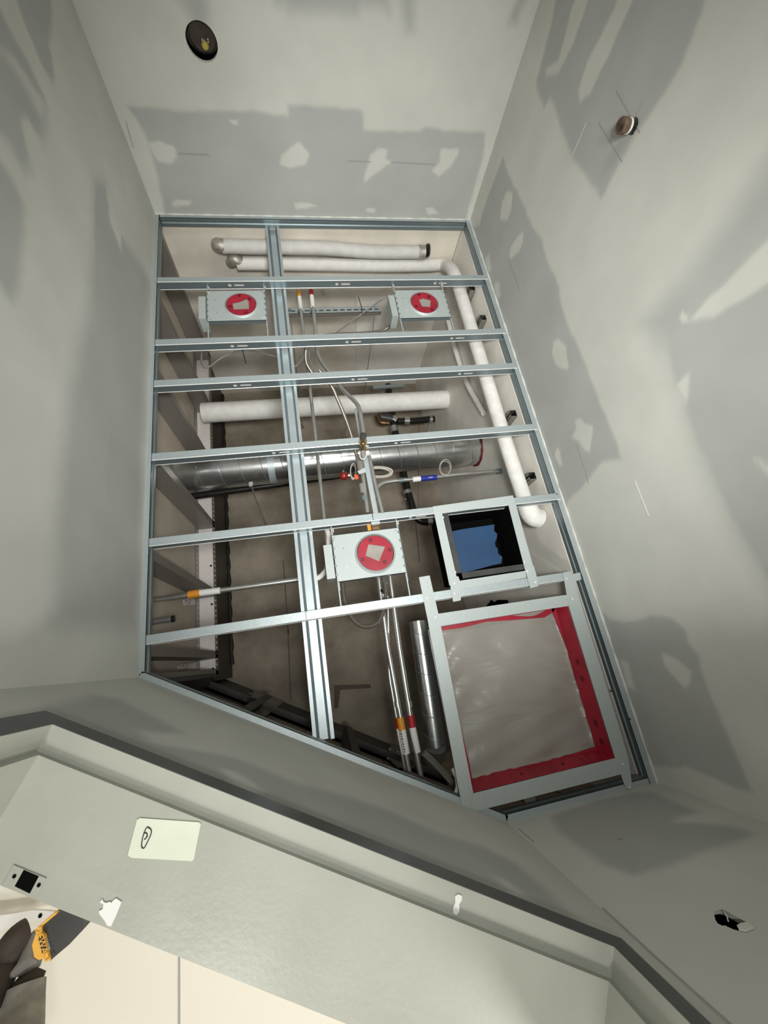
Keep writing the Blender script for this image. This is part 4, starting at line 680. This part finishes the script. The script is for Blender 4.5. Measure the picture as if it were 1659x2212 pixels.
# ---------------------------------------------------------------- above the doorway wall
ob = -.075
bd = thing('steel_beam', 'dark steel beam over the doorway wall with bolted splice plates', 'beam', DW(.6, ob, 3.72))
def DPp(x, y, off): return PD(x, y, off)
s0 = -.05; s1 = LT + .25
obj('beam_web', MB().prism([DW(s0, ob, 3.62), DW(s1, ob, 3.62), DW(s1, ob, ZD - .002), DW(s0, ob, ZD - .002)], -N * .012), m_beamdk, bd)
obj('beam_flange', MB().prism([DW(s0, ob + .03, 3.62), DW(s1, ob + .03, 3.62), DW(s1, ob - .018, 3.62), DW(s0, ob - .018, 3.62)], (0, 0, .01)), m_beamdk, bd)
for (l, bolts) in ((((548, 1490), (566, 1478), (625, 1508), (572, 1550), (530, 1540)), ((555, 1487), (549, 1504), (543, 1521), (540, 1500), (593, 1508), (588, 1520), (530, 1513))), (((845, 1600), (880, 1600), (900, 1660), (860, 1660), (838, 1640)), ((848, 1602), (842, 1620), (838, 1640), (860, 1625)))):
    obj('splice_plate', MB().prism([DPp(x, y, ob + .001) for x, y in l], N * .006), m_stud, bd)
    for q in bolts: p = DPp(*q, ob + .007); obj('bolt_head', MB().tube([p, p + N * .008], .010, 6), m_emt, bd)
for k, (xx, sx_) in enumerate(((.02, .26), (.30, .34), (.72, .76))):
    r = thing('doorway_stud', ['stud over the doorway wall nearest the left corner', 'stud over the doorway wall left of the hat channel end', 'stud over the doorway wall right of the hat channel end'][k], 'stud', DW(xx, -.04, ZC + .05), 'studs over the doorway wall')
    obj('flange', MB().prism([DW(xx, -.004, ZC + .046), DW(xx + .035, -.004, ZC + .046), DW(xx + .035, -.004, 3.6), DW(xx, -.004, 3.6)], -N * .0015), m_beamdk, r); obj('web', MB().prism([DW(xx, -.004, ZC + .046), DW(xx, -.07, ZC + .046), DW(xx, -.07, 3.6), DW(xx, -.004, 3.6)], T * .0015), m_beamdk, r)  # studs take the beam's dark colour to carry the deep shade here
# blocks seen beyond the doorway wall
wdu = bpy.data.objects['wall_door_upper']
for k in range(8):
    for j in range(4):
        s = .45 + .2 * k - (.1 if j % 2 else 0); z = 2.90 + j * .175
        if s + .19 < LT + .3: obj('block', MB().prism([DW(s, -.095, z), DW(s + .19, -.095, z), DW(s + .19, -.095, z + .165), DW(s, -.095, z + .165)], N * .008), m_block, wdu)
wfu = bpy.data.objects['wall_front_upper']
for k in range(3):
    for j in range(3): x = .53 + k * .155; z = 2.88 + j * .15; obj('block', MB().box((x, YF + .088, z), (x + .147, YF + .10, z + .14)), m_block, wfu)
p = obj('torn_insulation', MB().prism([PY(x, y, YF + .06) for x, y in ((1130, 1723), (1150, 1716), (1157, 1725), (1156, 1738), (1140, 1740))], (0, .015, 0)), m_ins_grey, label='scrap of pale insulation above the front track', category='scrap')
pipe('white_rag', 'frayed strip of pale tape hanging left of the red taped box corner', 'scrap', zl([(978, 1660), (986, 1680), (988, 1700), (983, 1716)], 2.84), .006, m_ins_grey, 4, 8)
pipe('grey_strap', 'dull metal brace slanting behind the red taped box toward the doorway', 'brace', zl([(915, 1625), (950, 1660), (990, 1705)], 3.0), .012, m_stud, 0, 6)
# ---------------------------------------------------------------- door frame (hollow metal), head and jambs
door = bpy.data.objects.new('door_1', None); C.objects.link(door); door['kind'] = 'structure'; door.location = (0, 0, 0); door['wl'] = (0., 0., 0.)
FP = [(.010, .0), (.010, .044), (-.028, .044), (-.028, .0555), (-.139, .0555), (-.139, .044), (-.182, .044), (-.182, .0)]   # (offset toward room, inward from outer edge)
def frame_piece(name, pts0, pts1, mt, closed=True):
    n = len(pts0); mb = MB().add(pts0 + pts1, [(i, (i + 1) % n, (i + 1) % n + n, i + n) for i in range(n)]); return obj(name, mb, mt, door)
def corner(s, z, sg):   # profile ring at mitre: sg +1 left jamb, -1 right jamb
    return [DW(s + sg * inn, off, z - inn) for off, inn in FP]
L0 = corner(SO0, ZH, 1); R0 = corner(SO1, ZH, -1)
def low(s, sg): return [DW(s + sg * inn, off, 0) for off, inn in FP]
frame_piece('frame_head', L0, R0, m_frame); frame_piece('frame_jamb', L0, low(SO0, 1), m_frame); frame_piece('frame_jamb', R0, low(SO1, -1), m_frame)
def face(a, b): return MB().prism([a[0] + N * .0004, b[0] + N * .0004, b[1] + N * .0004, a[1] + N * .0004], N * .0005)
for a, b in ((L0, R0), (L0, low(SO0, 1)), (R0, low(SO1, -1))): obj('frame_face', face(a, b), m_faceshade, door, label='primed face of the frame with its shade in the colour')
zs = ZH - .0555
def onstop(x, y, z=zs): return PZ(x, y, z)
# closer cut-out plate on the far rabbet
zr = ZH - .044 - .0006
cp = obj('closer_plate', MB().holed([PZ(x, y, zr) for x, y in ((30, 1868), (101, 1897), (78, 1942), (6, 1912))], [[PZ(x, y, zr) for x, y in ((52, 1878), (85, 1892), (65, 1930), (32, 1914))]], (0, 0, -.0008)), m_frame, door)
obj('cut_out', MB().prism([PZ(x, y, zr - .0002) for x, y in ((52, 1878), (85, 1892), (65, 1930), (32, 1914))], (0, 0, .0005)), m_void, door, label='black rectangular cut-out')
for q in ((31, 1893), (84, 1912)): p = PZ(*q, zr - .001); obj('screw_hole', MB().tube([p, p - UZ * .0006], .0025, 8), m_void, door)
# paper label
lb = obj('paper_label', MB().prism([onstop(x, y, zs - .0008) for x, y in ((302, 1767), (430, 1776), (434, 1780), (419, 1856), (414, 1860), (284, 1853), (276, 1847), (296, 1771))], (0, 0, -.0004)), m_paper, label='pale green rectangular paper label with a circled handwritten 2 on the door frame head', category='label')
def scrib(pp, r=.0008): return obj('handwriting', MB().tube(smooth([onstop(x, y, zs - .0016) for x, y in pp], 6), r, 5), m_ink, lb)
scrib([(325, 1790), (318, 1787), (312, 1797), (307, 1815), (306, 1829), (311, 1832), (318, 1820), (326, 1802), (326, 1792), (320, 1788)]); scrib([(310, 1800), (317, 1800), (317, 1808), (312, 1814), (319, 1806)])
tp_ = obj('torn_paper', MB().prism([PZ(x, y, zr - .0002) for x, y in ((216, 1949), (221, 1942), (224, 1948), (230, 1950), (238, 1947), (240, 1950), (246, 1944), (251, 1940), (263, 1948), (252, 1975), (240, 2001), (232, 1999), (226, 1988), (215, 1974), (214, 1968), (222, 1963), (224, 1953), (218, 1950))], (0, 0, -.0006)), m_white, label='torn scrap of white paper stuck near the edge of the door frame head', category='scrap')
pdp = obj('paint_drip', MB().prism([PZ(x, y, ZH - .0446) for x, y in ((983, 1935), (990, 1931), (998, 1935), (997, 1945), (992, 1952), (992, 1968), (986, 1976), (979, 1972), (978, 1960), (983, 1950))], (0, 0, -.0008)), m_white, label='white paint drip on the inner lip of the door frame head', category='drip')
# ---------------------------------------------------------------- hall outside the door
ZO = 2.62
hall = [DW(-1.9, -.19, 0), DW(-1.9, -3.2, 0), DW(3.0, -3.2, 0), DW(3.0, -.19, 0)]
struct('hall_floor', MB().prism([p - UZ * .1 for p in hall], UZ * .1), m_floor); hcl = struct('hall_ceiling', MB().prism([p + UZ * ZO for p in hall], UZ * .05), m_cream)
for i in range(3):
    a, b = hall[i], hall[i + 1]; o_ = (b - a).cross(UZ).normalized() * .05; struct('hall_wall_%s' % ('left', 'far', 'right')[i], MB().prism([a, b, b + UZ * ZO, a + UZ * ZO], o_ if (a - hall[(i + 2) % 4]).dot(o_) > 0 else -o_), m_cream)
struct('wall_hall_side', MB().prism([DW(-1.9, -.16, 0), DW(SO0 + .01, -.16, 0), DW(SO0 + .01, -.16, ZH - .01), DW(SO1 - .01, -.16, ZH - .01), DW(SO1 - .01, -.16, 0), DW(3.0, -.16, 0), DW(3.0, -.16, ZO + .05), DW(-1.9, -.16, ZO + .05)], -N * .016), m_cream)
strip(hcl, 'board_joint', [PZ(387, 2068, ZO - .001), PZ(387, 2260, ZO - .001)], .004, -UZ)
tr_ = obj('corner_bead', MB().prism([PZ(x, y, ZO - .03) for x, y in ((-120, 1990), (20, 1975), (70, 1966), (115, 1969), (128, 1975), (60, 1994), (0, 2010), (-120, 2040))], (0, 0, .006)), m_white, label='white perforated metal bead across the hall ceiling at the lower left', category='trim')
for q in ((45, 1993), (57, 1999), (87, 1978)): p = PZ(*q, ZO - .031); obj('bead_hole', MB().tube([p, p - UZ * .001], .004, 8), m_void, tr_)
# black and yellow tool on a padded arm, hall side of the head
TZ = 2.40
tl = thing('work_tool', 'black and yellow tool head with grey padded arms in the doorway at the lower left', 'tool', PZ(80, 2080, TZ - .1))
hd = obj('tool_head', MB().prism([PZ(x, y, TZ - .05) for x, y in ((125, 1968), (134, 1963), (184, 1980), (181, 1990), (180, 2008), (150, 2040), (124, 2062), (108, 2076), (100, 2050), (86, 2006), (95, 1996))], (0, 0, .07)), m_dark, tl)
col = obj('yellow_collar', MB().prism([PZ(x, y, TZ - .056) for x, y in ((118, 1972), (125, 1972), (88, 2003), (88, 2016), (96, 2022), (103, 2060), (106, 2074), (101, 2078), (93, 2071), (84, 2074), (74, 2068), (69, 2042), (75, 2024), (82, 2002))], (0, 0, .03)), m_yel, tl)
obj('maker_plate', MB().prism([PZ(x, y, TZ - .058) for x, y in ((83, 2028), (91, 2023), (100, 2055), (91, 2060))], (0, 0, .0015)), m_dark, tl)
obj('grey_grip', MB().prism([PZ(x, y, TZ - .052) for x, y in ((94, 2022), (99, 2020), (108, 2050), (104, 2056))], (0, 0, .02)), m_galv, tl)
text_obj('DEWALT', .014, PZ(92, 2042, TZ - .0585), PZ(98, 2062, TZ) - PZ(86, 2022, TZ), (PZ(98, 2038, TZ) - PZ(86, 2044, TZ)) * 1.0, m_yel, tl)
obj('grey_body', MB().tube([PZ(84, 2010, TZ), PZ(76, 2045, TZ), PZ(66, 2075, TZ - .01), PZ(40, 2095, TZ - .02), PZ(22, 2108, TZ - .02)], [.010, .018, .020, .010, .004], 14), m_dust, tl)
obj('dark_arm', MB().tube(smooth([PZ(58, 2018, TZ + .01), PZ(35, 2035, TZ), PZ(12, 2075, TZ), PZ(-10, 2130, TZ - .02), PZ(-40, 2180, TZ - .05)], 5), .026, 16), m_brown, tl)
obj('brown_cuff', MB().tube([PZ(82, 2090, TZ), PZ(60, 2125, TZ - .01), PZ(48, 2150, TZ - .02)], [.016, .021, .024], 16), m_brown, tl)
obj('grey_sleeve', MB().tube(smooth([PZ(58, 2125, TZ - .02), PZ(50, 2165, TZ - .03), PZ(42, 2215, TZ - .05), PZ(30, 2290, TZ - .1)], 5), [.027 + .0006 * k for k in range(16)], 18), m_dust, tl)
# ---------------------------------------------------------------- wall holes and stubs
cB = PY(436, 91, YB); hbx = thing('valve_recess', 'round dark hole in the back wall with a yellow tipped pipe end inside', 'hole', (cB.x, YB - .03, cB.z))
obj('recess_sleeve', MB().tube([(cB.x, YB - .016, cB.z), (cB.x, YB - .07, cB.z)], RB + .006, 28, cap=False), m_void, hbx); obj('recess_back', MB().box((cB.x - .07, YB - .074, cB.z - .07), (cB.x + .07, YB - .07, cB.z + .07)), m_brown, hbx)
obj('valve_disc', MB().tube([(cB.x + .004, YB - .03, cB.z - .006), (cB.x + .004, YB - .045, cB.z - .006)], .044, 24), m_brown, hbx); p = PY(443, 101, YB); obj('yellow_tip', MB().tube([(p.x, YB - .008, p.z), (p.x, YB - .014, p.z + .002), (p.x - .003, YB - .028, p.z + .014)], [.007, .012, .008], 14), m_yg, hbx)
for q in ((437, 85), (441, 87), (449, 84), (450, 90)): p = PY(*q, YB - .025); obj('screw_thread', MB().tube([p - UY * .004, p + UY * .004], .003, 6), m_foil, hbx)
cR = PX(1368, 272, XR); sh = thing('shower_stub', 'brown capped pipe stub with a white ring sticking out of the right wall', 'pipe', (XR, cR.y, cR.z))
e0, e1 = cR + UX * .05, PX(1340, 271, XR - .045); dd = (e1 - e0)
obj('pipe_body', MB().tube([e0, e0 + dd * .72], .0165, 18), m_black, sh); obj('pipe_nipple', MB().tube([e0 + dd * .72, e1], .017, 18), m_wood, sh); obj('white_ring', MB().tube([e0 + dd * .70, e0 + dd * .76], .0182, 18), m_white, sh); obj('pipe_cap', MB().tube([e0 + dd * .84, e0 + dd * 1.0], .0195, 18), m_wood, sh)
obj('void_behind', MB().box((XR + .055, cR.y - .06, cR.z - .06), (XR + .058, cR.y + .06, cR.z + .06)), m_void, sh)
cF = PY(1585, 1985, YF); bh = thing('broken_hole', 'ragged torn hole in the front wall at the lower right', 'hole', (cF.x, YF + .03, cF.z)); obj('hole_back', MB().box((cF.x - .12, YF + .05, cF.z - .1), (cF.x + .12, YF + .053, cF.z + .1)), m_void, bh)
obj('torn_paper_edge', MB().prism([PY(x, y, YF - .001) for x, y in ((1593, 2003), (1602, 1998), (1616, 1996), (1624, 2001), (1629, 2006), (1612, 2013), (1597, 2010))], (0, -.003, 0)), m_compound, bh)
obj('paper_thread', MB().tube([PY(1560, 1966, YF + .004), PY(1570, 1978, YF + .004), PY(1573, 1990, YF + .004)], .0012, 5), m_white, bh)
# ragged plaster beads where the board meets the track
for nm, pts, lbl in (('plaster_edge', [Vector((XL + (XR - XL) * i / 60, YB + .002, ZC - .0005)) for i in range(61)], 'back'), ('plaster_edge', [Vector((XR - .002, YB + (YF - YB) * i / 90, ZC - .0005)) for i in range(91)], 'right')):
    obj(nm, MB().tube(pts, [.0035 + .0014 * math.sin(i * 2.3) + .001 * math.sin(i * 5.1) for i in range(len(pts))], 6), m_compound, wb if lbl == 'back' else wr)
for o in bpy.data.objects:
    if 'wl' in o: del o['wl']
